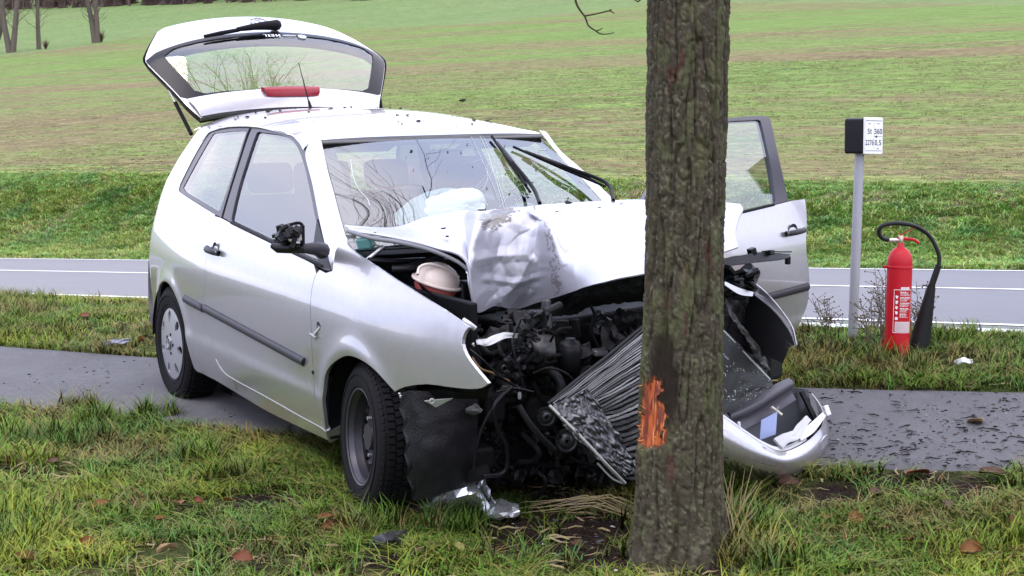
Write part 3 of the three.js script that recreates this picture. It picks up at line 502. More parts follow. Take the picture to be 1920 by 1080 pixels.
{
  const ro = [...roofSide, [-1.05, 0.547], ...Array.from({ length: 21 }, (_, i) => { const t = 1 - i / 10; return [-1.046 + 0.012 * (1 - t * t), 0.54 * t]; }), [-1.05, -0.547], ...[...roofSide].reverse().map(([x, z]) => [x, -z]), [-2.81, -0.35], [-2.82, 0], [-2.81, 0.35]];
  const rf = mesh('roof', panel(ro, (x, z) => [x, roofY(x, z), z], { res: 0.05, flip: true, flange: 0.02 }), paint, car);
  // side rails: from the roof's edge down to the window line
  for (const sg of [1, -1]) {
    const A = roofSide.map(([x, z]) => [x, roofY(x, z), sg * z]);
    const B = roofSide.map(([x]) => { let best = null; for (const p of [...crv(dloTop, 40), ...crv(dloFront, 40), ...crv(dloBack, 40)]) if (p[1] > 1.3 && (!best || Math.abs(p[0] - x) < Math.abs(best[0] - x))) best = p; const y = best && Math.abs(best[0] - x) < 0.1 ? best[1] + 0.001 : 1.355; return [x, Math.min(y, roofY(x, 0.572) - 0.002), sg * (S(x, y) + 0.002)]; });
    mesh('roof_rail', gridGeo(60, 5, (u, v) => { const a = crAt(A, u), b = crAt(B, u); const p = [0, 1, 2].map((k) => lerp(a[k], b[k], v)); p[2] += sg * 0.006 * Math.sin(Math.PI * v); return p; }), paint, car);
  }
  mesh('headliner', panel(ro.map(([x, z]) => [x * 0.985 - 0.02, z * 0.96]), (x, z) => [x, roofY(x, z) - 0.045, z], { res: 0.2, flange: 0 }), lining, car);
  mesh('aerial', [bar(atZ(582, 203, 0.02), atZ(560, 118, 0.02), 0.0042, 0.002, 6), bar(atZ(583, 205, 0.02), atZ(579, 190, 0.02), 0.011, 0.006, 10)], black, car);
}
const wsT = atZ(600, 263, 0.543), wsB = atZ(657, 468, 0.675);
const wsSide = [wsT, atZ(614, 312, 0.577), atZ(628, 364, 0.612), atZ(643, 420, 0.645), wsB];
const ws = (a, b) => { // a -1..1 across (right positive), b 0 top .. 1 bottom
  const e = crAt(wsSide, b), k = 1 - a * a; return [e[0] + k * (0.012 + 0.1 * b), e[1] + k * (0.012 + 0.035 * Math.sin(Math.PI * Math.min(b, 1) * 0.8)), e[2] * a];
};
{
  const wsd = part('windscreen', car);
  camera.matrixWorldInverse.copy(camera.matrixWorld).invert();
  const wsGrid = []; for (let i = 0; i <= 160; i++) for (let j = 0; j <= 60; j++) { const q = ws(i / 80 - 1, j / 60), w3 = V3(...q).applyMatrix4(carM).applyMatrix4(camera.matrixWorldInverse); wsGrid.push([CX - FPX * w3.x / w3.z, CY + FPX * w3.y / w3.z, q]); }
  const wsNear = (u, v) => { let b = 1e9, r = null; for (const g of wsGrid) { const d = (g[0] - u) ** 2 + (g[1] - v) ** 2; if (d < b) { b = d; r = g[2]; } } return r; };
  mesh('glass_pane', gridGeo(60, 36, (u, v) => ws(2 * u - 1, v)), screenGlass, wsd);
  const band = (u0, u1, v0, v1, n = 40) => gridGeo(n, 12, (u, v) => { const a = lerp(u0, u1, u), b = lerp(v0, v1, v), p = ws(a, b); return [p[0] - 0.003, p[1] - 0.0035, p[2]]; });
  mesh('dark_border', [band(-1, 1, 0, 0.07), band(0.9, 1, 0.07, 1, 6), band(-1, -0.9, 0.07, 1, 6), band(-0.9, 0.9, 0.93, 1)], frit, wsd);
  // cracks: thin light lines on the glass
  const r = RNG(31), crack = [], C = (pts, w) => { const P = pts.map(([u, v]) => { const q = wsNear(u, v); return [q[0] + 0.001, q[1] + 0.0012, q[2]]; }); crack.push(tube(P, w, 30, 4)); };
  C([[656, 300], [662, 325], [672, 352], [690, 374], [694, 386]], 0.0017);
  C([[898, 252], [915, 290], [928, 330], [938, 362], [945, 392]], 0.0013); C([[880, 250], [905, 300], [920, 340], [936, 378]], 0.0009); C([[905, 255], [925, 300], [934, 345], [948, 388]], 0.001);
  for (let i = 0; i < 18; i++) { const u = lerp(850, 980, r()), v = lerp(255, 375, r()); C([[u, v], [u + lerp(-22, 25, r()), v + lerp(5, 35, r())], [u + lerp(-30, 40, r()), v + lerp(20, 60, r())]], 0.0007); }
  for (let i = 0; i < 26; i++) { const u = lerp(940, 1150, r()), v = lerp(270, 380, r()); C([[u, v], [u + lerp(-16, 16, r()), v + lerp(-5, 12, r())], [u + lerp(-25, 25, r()), v + lerp(-5, 20, r())]], 0.0007); }
  mesh('cracks', crack, phys([0.5, 0.54, 0.53], 0.3), wsd);
  // A pillars
  for (const sg of [1, -1]) {
    const A = wsSide.map((p) => [p[0] - 0.002, p[1], sg * (p[2] + 0.002)]), B = [[-1.07, 1.365], ...SP([573, 292], [586, 345], [601, 421], [622, 506])].map(([x, y]) => [x, y, sg * (S(x, y) + 0.001)]);
    A.unshift([-1.06, 1.396, sg * 0.545]); A.splice(1, 1);
    mesh('pillar', gridGeo(6, 40, (u, v) => { const a = crAt(A, v), b = crAt(B, v), k = 0.013 * Math.sin(Math.PI * u), p = [0, 1, 2].map((i) => lerp(a[i], b[i], u)); return [p[0] + k * 0.4, p[1] + k * 0.5, p[2] + sg * k]; }), paint, car);
  }
  // wipers, thrown up over the glass
  const wp = (l, rr) => taperTube(crv(l.map(([u, v, x]) => { const p = atX(u, v, x); return p; }), 14), Array(15).fill(rr), 6);
  const glassX = (u, v, off) => [u, v, wsNear(u, v)[0] + off];
  const wiper = (tip, mid, foot) => {
    const w = part('wiper', car), T = glassX(...tip, 0.03), M = glassX(...mid, 0.03), F = [...foot];
    mesh('blade', [wp([T, [(T[0] + M[0]) / 2, (T[1] + M[1]) / 2 + 1, (T[2] + M[2]) / 2 + 0.004], M], 0.006)], black, w);
    const q = (t, du, dv, off) => [lerp(T[0], M[0], t) + du, lerp(T[1], M[1], t) + dv, lerp(T[2], M[2], t) + off];
    mesh('bracket', [wp([q(0.12, 1, 0, 0.012), q(0.5, 4, -3, 0.03), q(0.88, 1, 0, 0.012)], 0.008), wp([q(0.3, 2, -1, 0.02), q(0.5, 3, -3, 0.035), q(0.7, 2, -1, 0.02)], 0.01)], plastic, w);
    mesh('arm', [wp([q(0.5, 3, -3, 0.04), q(0.95, 8, -4, 0.05), F], 0.0085)], black, w);
  };
  wiper([922, 255], [994, 360], [1012, 381, -0.24]);
  wiper([962, 275], [1136, 350], [1150, 376, -0.3]);
}
// ---- open tailgate, hinged on the roof's rear edge
{
  const tg = part('tailgate', car), HX = -2.79, HY = 1.436, ca = Math.cos(0.4), sa = Math.sin(0.4);
  // local: t along the gate from the hinge, z across, n outward (up and forward)
  const half = table([0, 0.08, 0.2, 0.32, 0.4, 0.47, 0.55, 0.65, 0.75, 0.84], [0.50, 0.545, 0.6, 0.655, 0.685, 0.69, 0.67, 0.62, 0.565, 0.52]);
  // side profile: steep along the glass, then bent back where the gate hangs upright when shut
  const prof = [[0, 0]]; for (let i = 1; i <= 100; i++) { const t = i / 100, a = lerp(51, 20, sstep(0.36, 0.58, t)) * Math.PI / 180; prof.push([prof[i - 1][0] - 0.01 * Math.cos(a), prof[i - 1][1] + 0.01 * Math.sin(a)]); }
  const bow = (t, z) => -0.085 * (z / 0.6) ** 2 - 0.03 * (Math.abs(z) / 0.65) ** 6 + 0.04 * Math.sin(Math.PI * clamp(t / 0.85)) + (t < 0.1 ? 0.012 * (1 - t / 0.1) : 0);
  const P = (t, z, n = 0) => { const f = clamp(t, 0, 0.99) * 100, i = Math.floor(f), p = [lerp(prof[i][0], prof[i + 1][0], f - i), lerp(prof[i][1], prof[i + 1][1], f - i)], a = lerp(51, 20, sstep(0.36, 0.58, t)) * Math.PI / 180, k = bow(t, z) + n; return [HX + p[0] + k * Math.sin(a), HY + p[1] + k * Math.cos(a), z]; };
  const side = (a, b, sg, inset = 0, n = 16) => Array.from({ length: n + 1 }, (_, i) => { const t = lerp(a, b, i / n); return [t, sg * (half(t) - inset)]; });
  const outer = [...side(0.0, 0.8, 1), [0.84, 0.49], [0.855, 0.25], [0.86, 0], [0.855, -0.25], [0.84, -0.49], ...side(0.8, 0.0, -1)];
  const gIn = (m, t0, t1) => [...side(t0 + 0.03, t1 - 0.04, 1, m), ...Array.from({ length: 9 }, (_, i) => [t1 + 0.012 * (1 - ((i - 4) / 4) ** 2), (half(t1) - m - 0.05) * (4 - i) / 4]), ...side(t1 - 0.04, t0 + 0.03, -1, m), ...Array.from({ length: 9 }, (_, i) => [t0 - 0.012 * (1 - ((i - 4) / 4) ** 2), -(half(t0) - m - 0.04) * (4 - i) / 4])];
  const glassO = gIn(0.003, 0.12, 0.5), glassV = gIn(0.088, 0.14, 0.47);
  mesh('skin', panel(outer, (t, z) => P(t, z), { holes: [glassO], res: 0.04, flange: 0.03 }), paint, tg);
  mesh('glass_border', panel(glassO, (t, z) => P(t, z, 0.002), { holes: [glassV], res: 0.04, flange: 0.006 }), phys([0.01, 0.009, 0.013], 0.3, { specularIntensity: 0.5 }), tg);
  mesh('glass_pane', panel(glassO.map(([t, z]) => [t * 0.99 + 0.004, z * 0.99]), (t, z) => P(t, z, -0.002), { res: 0.05, flange: 0 }), glass, tg);
  mesh('inner_frame', panel(outer.map(([t, z]) => [t * 0.98 + 0.008, z * 0.975]), (t, z) => P(t, z, -0.06), { holes: [gIn(0.08, 0.155, 0.45)], res: 0.06, flange: -0.055 }), grey, tg);
  // spoiler lip along the hinge edge and the high brake lamp in it
  mesh('spoiler', shell(gridGeo(40, 8, (u, v) => { const z = lerp(-0.497, 0.497, u), t = lerp(-0.005, 0.115, v), k = Math.sin(Math.PI * v); return P(t, z * (1 + 0.1 * v), 0.012 + 0.012 * k); }), 0.012), paint, tg);
  mesh('brake_lamp', shell(gridGeo(30, 6, (u, v) => { const z = lerp(-0.165, 0.165, u), t = lerp(0.066 + 0.01 * Math.abs(2 * u - 1) ** 4, 0.104, v); return P(t, z * (0.86 + 0.14 * v), 0.027 + 0.012 * Math.sin(Math.PI * v)); }), 0.02), phys([0.22, 0.002, 0.012], 0.2), tg);
  // wiper lying across the lower glass
  const w = part('rear_wiper', tg);
  mesh('arm', [taperTube(crv([P(0.56, -0.045, 0.025), P(0.53, -0.03, 0.035), P(0.51, 0.07, 0.04), P(0.497, 0.2, 0.036)], 12), [0.026, 0.03, 0.031, 0.031, 0.03, 0.028, 0.026, 0.024, 0.022, 0.019, 0.017, 0.015, 0.012], 8)], black, w);
  mesh('blade', [taperTube([P(0.497, 0.19, 0.032), P(0.49, 0.29, 0.028), P(0.485, 0.385, 0.026)], [0.011, 0.012, 0.009], 6)], black, w);
  // round badge between glass and number plate
  const bd = part('badge', tg), bc = P(0.69, 0.0, 0.008), q = new THREE.Quaternion().setFromUnitVectors(V3(0, 0, 1), V3(sa, ca, 0));
  const ring = new THREE.TorusGeometry(0.05, 0.006, 8, 28), vw = [];
  const seg = (a, b) => { const A = V3(a[0], a[1], 0.004), B = V3(b[0], b[1], 0.004); return bar(A.toArray(), B.toArray(), 0.0045, 0.0045, 5); };
  for (const [a, b] of [[[-0.022, 0.045], [0, 0.004]], [[0.022, 0.045], [0, 0.004]], [[-0.046, 0.014], [-0.02, -0.044]], [[-0.02, -0.044], [0, -0.006]], [[0, -0.006], [0.02, -0.044]], [[0.02, -0.044], [0.046, 0.014]]]) vw.push(seg(a, b));
  const bg = merge([ring, ...vw]); bg.rotateZ(Math.PI / 2); bg.applyQuaternion(q); bg.translate(...bc); mesh('emblem', bg, std([0.35, 0.35, 0.36], 0.25, { metalness: 1 }), bd);
  // sticker at the lower edge of the glass; it reads the right way up when the gate is shut
  const cv = document.createElement('canvas'); cv.width = 512; cv.height = 96; const x = cv.getContext('2d'); x.fillStyle = '#000'; x.fillRect(0, 0, 512, 96); x.fillStyle = '#fff'; x.strokeStyle = '#fff';
  x.beginPath(); x.arc(50, 48, 40, 0, 7); x.fill(); x.strokeStyle = '#000'; x.lineWidth = 7; x.beginPath(); x.moveTo(32, 16); x.lineTo(50, 48); x.lineTo(68, 16); x.moveTo(16, 36); x.lineTo(36, 80); x.lineTo(50, 52); x.lineTo(64, 80); x.lineTo(84, 36); x.stroke();
  x.font = 'bold 74px sans-serif'; x.fillText('HEIL', 250, 76); x.fillRect(106, 44, 130, 9); x.font = '22px sans-serif'; x.fillRect(112, 64, 110, 4);
  const ct = new THREE.CanvasTexture(cv); ct.colorSpace = THREE.NoColorSpace;
  const sm_ = std([0.75, 0.78, 0.78], 0.5, { alphaMap: ct, transparent: true });
  mesh('sticker', gridGeo(20, 3, (u, v) => [...P(lerp(0.49, 0.455, v), lerp(-0.2, 0.12, u), 0.006), u, v]), sm_, tg);
  // gas strut on the near side
  for (const z of [1, -1]) { const A = atX(359, 252, -2.84), B = P(0.33, 0.62, -0.05); A[2] *= z; B[2] *= z; const m = A.map((c, i) => lerp(c, B[i], 0.55)); const st = part('gas_strut', tg); mesh('cylinder', bar(A, m, 0.011), black, st); mesh('rod', bar(m, B, 0.005), bare, st); }
}
// ---- rear end: bumper, lamps (turned away from the camera)
mesh('rear_bumper', gridGeo(40, 10, (u, v) => { const a = lerp(-1, 1, u), y = lerp(0.3, 0.64, v), z = 0.735 * a, x = -3.05 - 0.09 * (1 - Math.abs(a) ** 4) - 0.02 * Math.sin(Math.PI * v); return [x, y, z]; }), paint, car);
for (const sg of [1, -1]) mesh('tail_lamp', box(0.1, 0.3, 0.1, -2.97, 0.86, sg * 0.6, 0, 0, 0, 0.03), phys([0.4, 0.01, 0.02], 0.15), car);
// ---- floor, bulkhead and cabin
mesh('floor_pan', [box(2.75, 0.03, 1.4, -1.7, 0.24, 0), box(0.06, 0.62, 1.36, -0.42, 0.55, 0), box(0.05, 0.4, 1.3, -3.02, 0.44, 0)], black, car);
for (const sg of [1, -1]) { // wheel houses
  const g = new THREE.CylinderGeometry(0.325, 0.325, 0.24, 28, 1, true, 0, Math.PI); g.rotateX(Math.PI / 2); g.rotateZ(Math.PI / 2); g.translate(-2.47, 0.285, sg * 0.68);
  const d = new THREE.CircleGeometry(0.33, 28); d.translate(-2.47, 0.285, sg * 0.56); mesh('wheel_house', [g, d], black, car);
  if (sg > 0) { const g2 = new THREE.CylinderGeometry(0.37, 0.37, 0.24, 20, 1, true, 0, Math.PI * 0.62); g2.rotateX(Math.PI / 2); g2.rotateZ(Math.PI * 0.42 + Math.PI / 2 + 0.1); g2.translate(-0.06, 0.28, sg * 0.66); mesh('wheel_house', [g2, box(0.75, 0.7, 0.02, -0.1, 0.5, 0.55)], black, car); }
}
mesh('dashboard', [gridGeo(24, 10, (u, v) => { const z = lerp(-0.68, 0.68, u), t = v * Math.PI * 0.6; return [-0.55 - 0.33 * Math.sin(t), 0.82 + 0.13 * Math.cos(t) + (v < 0.1 ? 0 : 0), z]; }), gridGeo(10, 4, (u, v) => [lerp(-0.4, -0.62, v), 0.945, lerp(-0.68, 0.68, u)])], std([0.04, 0.04, 0.045], 0.8), car);
{
  const seat = (x, z, w, name) => {
    const s = part('seat', car);
    mesh('cushion', box(0.5, 0.16, w, x + 0.12, 0.42, z, 0, 0, 0.12, 0.06), fabric, s);
    mesh('backrest', box(0.15, 0.62, w, x - 0.2, 0.74, z, 0, 0, 0.3, 0.06), fabric, s);
    return s;
  };
  for (const z of [0.36, -0.36]) { const s = seat(-1.15, z, 0.5); mesh('headrest', box(0.1, 0.19, 0.27, -1.5, 1.16, z, 0, 0, 0.2, 0.04), fabric, s); }
  const rs = seat(-1.98, 0, 1.16); for (const z of [0.32, -0.32]) mesh('headrest', box(0.09, 0.15, 0.24, -2.3, 1.12, z, 0, 0, 0.25, 0.04), fabric, rs);
  const sw = part('steering_wheel', car), r1 = new THREE.TorusGeometry(0.185, 0.016, 10, 36); r1.rotateY(Math.PI / 2); r1.rotateZ(0.4); r1.translate(-0.83, 0.93, -0.36); mesh('rim', r1, plastic, sw);
  mesh('hub', box(0.05, 0.12, 0.16, -0.81, 0.925, -0.36, 0, 0, 0.4, 0.02), plastic, sw); mesh('spoke', bar([-0.82, 0.93, -0.53], [-0.82, 0.93, -0.19], 0.014), plastic, sw);
  // deflated airbags: over the passenger's side of the dashboard, and on the wheel
  const ab = net([
    [[745, 412, -0.66], [790, 374, -0.68], [840, 366, -0.66], [892, 363, -0.6], [902, 385, -0.55]],
    [[744, 420, -0.6], [790, 398, -0.56], [840, 385, -0.52], [890, 380, -0.5], [905, 392, -0.48]],
    [[748, 432, -0.56], [790, 425, -0.5], [840, 415, -0.46], [890, 405, -0.44], [908, 398, -0.43]]].map((r) => r.map((p) => atX(...p))), 50, 24, (p, u, v) => [p[0] + 0.02 * (fbm(u * 7, v * 5, 3, 3) - 0.5), p[1] + 0.03 * (fbm(u * 6, v * 6, 1, 3) - 0.5), p[2]]);
  mesh('airbag', shell(ab, 0.025), airbagM, car);
  const a2 = new THREE.SphereGeometry(0.17, 24, 16); a2.scale(0.3, 1.2, 1); const A = a2.attributes.position; for (let i = 0; i < A.count; i++) { const k = 1 + 0.3 * (fbm(A.getX(i) * 14, A.getY(i) * 14, A.getZ(i) * 14, 3) - 0.5); A.setXYZ(i, A.getX(i) * k, A.getY(i) * k, A.getZ(i) * k); } a2.computeVertexNormals(); a2.rotateZ(0.3); a2.translate(-0.9, 0.88, -0.36); mesh('airbag', a2, airbagM, car);
  mesh('rear_view_mirror', box(0.03, 0.06, 0.22, -0.98, 1.3, 0, 0, 0.1, 0, 0.012), black, car);
  for (const z of [0.36, -0.36]) mesh('sun_visor', box(0.16, 0.012, 0.38, -1.1, 1.345, z, 0, 0, 0.35, 0.005), lining, car);
}
// ---- wheels
function wheel(withCap, flat = 0) {
  const R = 0.288, tb = [], prof = [[0.178, -0.082], [0.195, -0.088], [0.23, -0.093], [0.262, -0.09], [0.28, -0.078], [R, -0.062], [R, 0.062], [0.28, 0.078], [0.262, 0.09], [0.23, 0.093], [0.195, 0.088], [0.178, 0.082]];
  const w = new THREE.Group(), tyre = lathe(prof, 64); tyre.rotateX(Math.PI / 2);
  const blocks = []; for (let i = 0; i < 64; i++) for (let k = 0; k < 4; k++) { const a = (i + (k % 2) * 0.5) / 64 * 6.283, b = box(0.0215, 0.014, 0.026, 0, R + 0.003, -0.0465 + k * 0.031, 0, k === 0 || k === 3 ? 0 : 0.25, 0); b.rotateZ(a); blocks.push(b); }
  const sh = []; for (let i = 0; i < 64; i++) for (const s of [-1, 1]) { const b = box(0.016, 0.02, 0.014, 0, R - 0.011, s * 0.073, s * -0.6); b.rotateZ((i + 0.25) / 64 * 6.283); sh.push(b); }
  const rings = [0.2, 0.243].map((r) => { const t = new THREE.TorusGeometry(r, 0.0022, 5, 60); t.translate(0, 0, r > 0.22 ? 0.0935 : 0.089); return t; });
  mesh('tyre', [tyre, ...blocks, ...sh, ...rings], rubber, w);
  const rim = lathe([[0.05, 0.02], [0.1, 0.028], [0.125, 0.012], [0.145, 0.02], [0.158, 0.03], [0.165, -0.05], [0.172, 0.06], [0.186, 0.078], [0.192, 0.084], [0.19, 0.088], [0.183, 0.086], [0.17, 0.06]], 48); rim.rotateX(Math.PI / 2);
  if (!withCap) {
    mesh('rim', [rim, (() => { const c = new THREE.CylinderGeometry(0.05, 0.06, 0.05, 24); c.rotateX(Math.PI / 2); c.translate(0, 0, 0.03); return c; })()], std([0.035, 0.032, 0.04], 0.4, { metalness: 0.4 }), w);
    const hl = []; for (let i = 0; i < 12; i++) { const c = new THREE.CylinderGeometry(0.017, 0.017, 0.012, 14); c.rotateX(Math.PI / 2); c.scale(1.3, 1, 1); c.translate(0, 0.145, 0.024); c.rotateZ(i / 12 * 6.283); hl.push(c); } for (const g of hl) mesh('vent_hole', g, black, w);
    const nt = []; for (let i = 0; i < 5; i++) { const c = new THREE.CylinderGeometry(0.0085, 0.0085, 0.022, 6); c.rotateX(Math.PI / 2); c.translate(0, 0.075, 0.036); c.rotateZ(i / 5 * 6.283 + 0.3); nt.push(c); } for (const g of nt) mesh('wheel_nut', g, steel, w);
    return w;
  }
  mesh('rim', rim, black, w);
  // seven-spoke hubcap with round-ended openings
  const out = Array.from({ length: 72 }, (_, i) => { const a = i / 72 * 6.283; return [0.187 * Math.cos(a), 0.187 * Math.sin(a)]; }), holes = [];
  for (let i = 0; i < 7; i++) { const a0 = (i + 0.5) / 7 * 6.283, h = []; for (let k = 0; k < 20; k++) { const t = k / 20 * 6.283, rr = 0.138 + 0.03 * Math.cos(t), ww = 0.020 * Math.sin(t) * (1 + 0.45 * Math.cos(t)); h.push([rr * Math.cos(a0) - ww * Math.sin(a0), rr * Math.sin(a0) + ww * Math.cos(a0)]); } holes.push(h); }
  mesh('hubcap', panel(out, (x, y) => { const r = Math.hypot(x, y); return [x, y, 0.094 - 0.35 * r * r + (r > 0.165 ? 0.9 * (r - 0.165) ** 1.2 - 0.4 * (r - 0.165) : 0) + (r < 0.034 ? 0.006 * sstep(0.034, 0.028, r) : 0)]; }, { holes, res: 0.012, flange: 0.012 }), phys([0.36, 0.36, 0.38], 0.4, { metalness: 0.6, clearcoat: 0.4 }), w);
  const em = [new THREE.TorusGeometry(0.028, 0.0022, 6, 28)]; for (const [a, b] of [[[-0.012, 0.025], [0, 0.002]], [[0.012, 0.025], [0, 0.002]], [[-0.026, 0.008], [-0.011, -0.025]], [[-0.011, -0.025], [0, -0.003]], [[0, -0.003], [0.011, -0.025]], [[0.011, -0.025], [0.026, 0.008]]]) em.push(bar([...a, 0], [...b, 0], 0.0022, 0.0022, 5)); const eg = merge(em); eg.translate(0, 0, 0.1015); mesh('emblem', eg, std([0.2, 0.2, 0.21], 0.3, { metalness: 0.8 }), w);
  const bl = []; for (let i = 0; i < 5; i++) { const c = new THREE.CylinderGeometry(0.0075, 0.0075, 0.004, 10); c.rotateX(Math.PI / 2); c.translate(0, 0.05, 0.0945); c.rotateZ(i / 5 * 6.283 + 0.6); bl.push(c); } for (const g of bl) mesh('bolt_cover', g, black, w);
  return w;
}
{
  const put = (w, x, y, z, ry, rx = 0, rz = 0) => { w.name = 'wheel'; w.position.set(x, y, z); w.rotation.set(rx, ry, rz, 'YXZ'); car.add(w); };
  put(wheel(true), -2.47, 0.286, 0.715, 0, 0, 0.35);
  put(wheel(true), -2.47, 0.286, -0.715, Math.PI, 0, 0);
  put(wheel(false), -0.03, 0.282, 0.725, -0.12, -0.04, 0.2);
  put(wheel(false), -0.25, 0.286, -0.7, Math.PI + 0.2, 0, 0);
}
// ================================================================ the car's crushed front
const X = (l) => l.map((p) => atX(...p));
// ---- bonnet, wrapped round the trunk it hit
{
  const cols = [
    [[646, 425, -0.46], [650, 428, -0.44], [654, 430, -0.42], [657, 432, -0.41], [660, 434, -0.40]],
    [[735, 429, -0.38], [738, 435, -0.30], [740, 441, -0.2], [742, 445, -0.12], [744, 449, -0.08]],
    [[800, 410, -0.33], [803, 425, -0.25], [806, 442, -0.12], [808, 456, 0.0], [812, 466, 0.06]],
    [[868, 396, -0.30], [868, 420, -0.2], [868, 446, -0.02], [870, 470, 0.12], [874, 492, 0.2]],
    [[903, 398, -0.1], [894, 430, 0.1], [887, 480, 0.18], [882, 530, 0.2], [888, 582, 0.19]],
    [[926, 394, -0.12], [917, 425, 0.0], [913, 480, 0.05], [915, 530, 0.045], [925, 573, 0.03]],
    [[965, 391, -0.13], [962, 420, -0.04], [962, 480, -0.005], [965, 530, -0.005], [965, 580, -0.02]],
    [[1000, 388, -0.14], [1005, 420, -0.01], [1010, 480, 0.03], [1015, 525, 0.04], [1015, 567, 0.04]],
    [[1025, 385, -0.16], [1034, 420, 0.06], [1048, 470, 0.15], [1056, 510, 0.2], [1070, 549, 0.25]],
    [[1060, 383, -0.28], [1075, 415, -0.05], [1090, 455, 0.15], [1100, 495, 0.3], [1112, 537, 0.4]],
    [[1120, 380, -0.3], [1135, 410, -0.05], [1145, 450, 0.2], [1150, 490, 0.38], [1157, 525, 0.48]],
    [[1190, 377, -0.32], [1200, 410, -0.05], [1205, 450, 0.22], [1207, 485, 0.42], [1212, 514, 0.52]],
    [[1290, 380, -0.1], [1290, 410, 0.1], [1290, 440, 0.25], [1290, 465, 0.42], [1290, 495, 0.5]],
    [[1358, 382, 0.1], [1360, 400, 0.18], [1362, 425, 0.3], [1362, 445, 0.4], [1365, 472, 0.48]],
    [[1390, 384, 0.2], [1393, 395, 0.24], [1386, 412, 0.3], [1379, 440, 0.4], [1383, 466, 0.48]]].map(X);
  const dents = RNG(12), D = Array.from({ length: 26 }, () => [lerp(0.27, 0.6, dents()), dents(), 0.02 + 0.05 * dents(), 0.06 + 0.14 * dents(), lerp(-0.014, 0.02, dents()), dents() * 3.1]);
  const pln = (x, y, z) => { const i = Math.floor(x), j = Math.floor(y), a = x - i, b = y - j, h = (p, q) => hash3(p, q, z); return a + b < 1 ? h(i, j) + a * (h(i + 1, j) - h(i, j)) + b * (h(i, j + 1) - h(i, j)) : h(i + 1, j + 1) + (1 - a) * (h(i, j + 1) - h(i + 1, j + 1)) + (1 - b) * (h(i + 1, j) - h(i + 1, j + 1)); };
  const CREASE = [[[[0.284, 0.53], [0.33, 0.5], [0.376, 0.48]], 0.016, 0.07], [[[0.376, 0.48], [0.38, 0.65], [0.378, 0.82]], -0.016, 0.06], [[[0.388, 0.48], [0.416, 0.21], [0.44, 0.03]], -0.024, 0.07], [[[0.41, 0.43], [0.408, 0.7], [0.405, 0.95]], 0.02, 0.05], [[[0.405, 0.6], [0.43, 0.64], [0.452, 0.67]], 0.016, 0.05], [[[0.34, 0.06], [0.38, 0.09], [0.425, 0.1]], -0.014, 0.06], [[[0.3, 0.3], [0.295, 0.6], [0.31, 0.95]], 0.012, 0.05], [[[0.33, 0.55], [0.34, 0.8], [0.335, 1]], -0.012, 0.07], [[[0.3, 0.72], [0.345, 0.75], [0.4, 0.7]], 0.01, 0.05], [[[0.46, 0.3], [0.475, 0.6], [0.5, 0.9]], -0.01, 0.08], [[[0.2, 0.5], [0.25, 0.45], [0.27, 0.35]], 0.012, 0.08], [[[0.35, 0.25], [0.39, 0.3], [0.41, 0.26]], 0.012, 0.06]];
  const us = [0, 0.08, 0.15, 0.22, 0.27, 0.3, 0.35, 0.4, 0.44, 0.5, 0.58, 0.68, 0.82, 0.93, 1];
  const rc = RNG(77); for (let i = 0; i < 9; i++) { const a = lerp(0.28, 0.44, rc()), b = lerp(0.12, 0.95, rc()); CREASE.push([[[a, b], [a + lerp(-0.02, 0.02, rc()), b + lerp(-0.16, 0.16, rc())]], lerp(-0.005, 0.005, rc()), 0.02 + 0.04 * rc()]); }
  const g = gridGeo(270, 130, (s0, v) => {
    const u = s0 < 0.2 ? s0 / 0.2 * 0.25 : s0 < 0.75 ? lerp(0.25, 0.47, (s0 - 0.2) / 0.55) : lerp(0.47, 1, (s0 - 0.75) / 0.25);
    let i = 0; while (i < us.length - 2 && u > us[i + 1]) i++; const tt = (i + (u - us[i]) / (us[i + 1] - us[i])) / (us.length - 1);
    const p = crAt(cols.map((c) => crAt(c, v)), tt), w = sstep(0.2, 0.27, u) * (1 - sstep(0.46, 0.56, u)), k = sstep(0.04, 0.2, v);
    let dx = 0; for (const [pts, h, wd] of CREASE) { let m = 9; for (let q = 0; q < pts.length - 1; q++) { const ax = pts[q][0] * 4.5, ay = pts[q][1], bx_ = pts[q + 1][0] * 4.5, by = pts[q + 1][1], L2 = (bx_ - ax) ** 2 + (by - ay) ** 2, t = clamp(((u * 4.5 - ax) * (bx_ - ax) + (v - ay) * (by - ay)) / L2); m = Math.min(m, Math.hypot(u * 4.5 - ax - t * (bx_ - ax), v - ay - t * (by - ay))); } m += 0.02 * (vn(u * 60, v * 14, 6) - 0.5); if (m < wd) dx += 0.55 * h * Math.pow(1 - Math.max(m, 0) / wd, 1.2); }
    for (const [a, b, ra, rb, h, an] of D) { const e = (u - a) / ra, f = (v - b) / rb, E2 = e * Math.cos(an) + f * Math.sin(an), F2 = -e * Math.sin(an) + f * Math.cos(an); dx += 0.1 * h * Math.exp(-E2 * E2 * 1.6 - F2 * F2 * 0.5); }
    const wu = u * 4.5 + 0.12 * (vn(u * 14, v * 4, 2) - 0.5), wv = v + 0.2 * (vn(u * 16, v * 4, 8) - 0.5), fold = 0.05 * (pln(wu * 3.1 + 0.6 * wv, wv * 2.3 - 0.7 * wu, 5) - 0.5) + 0.02 * (pln(wu * 7 - 1.1 * wv, wv * 5 + 1.5 * wu, 9) - 0.5);
    const gen = 0.008 * (fbm(u * 9, v * 4, 9, 3) - 0.5);
    p[0] += (dx + fold) * w * k + gen; p[1] += gen * 0.6; return [...p, u * 3, v * 1.2];
  });
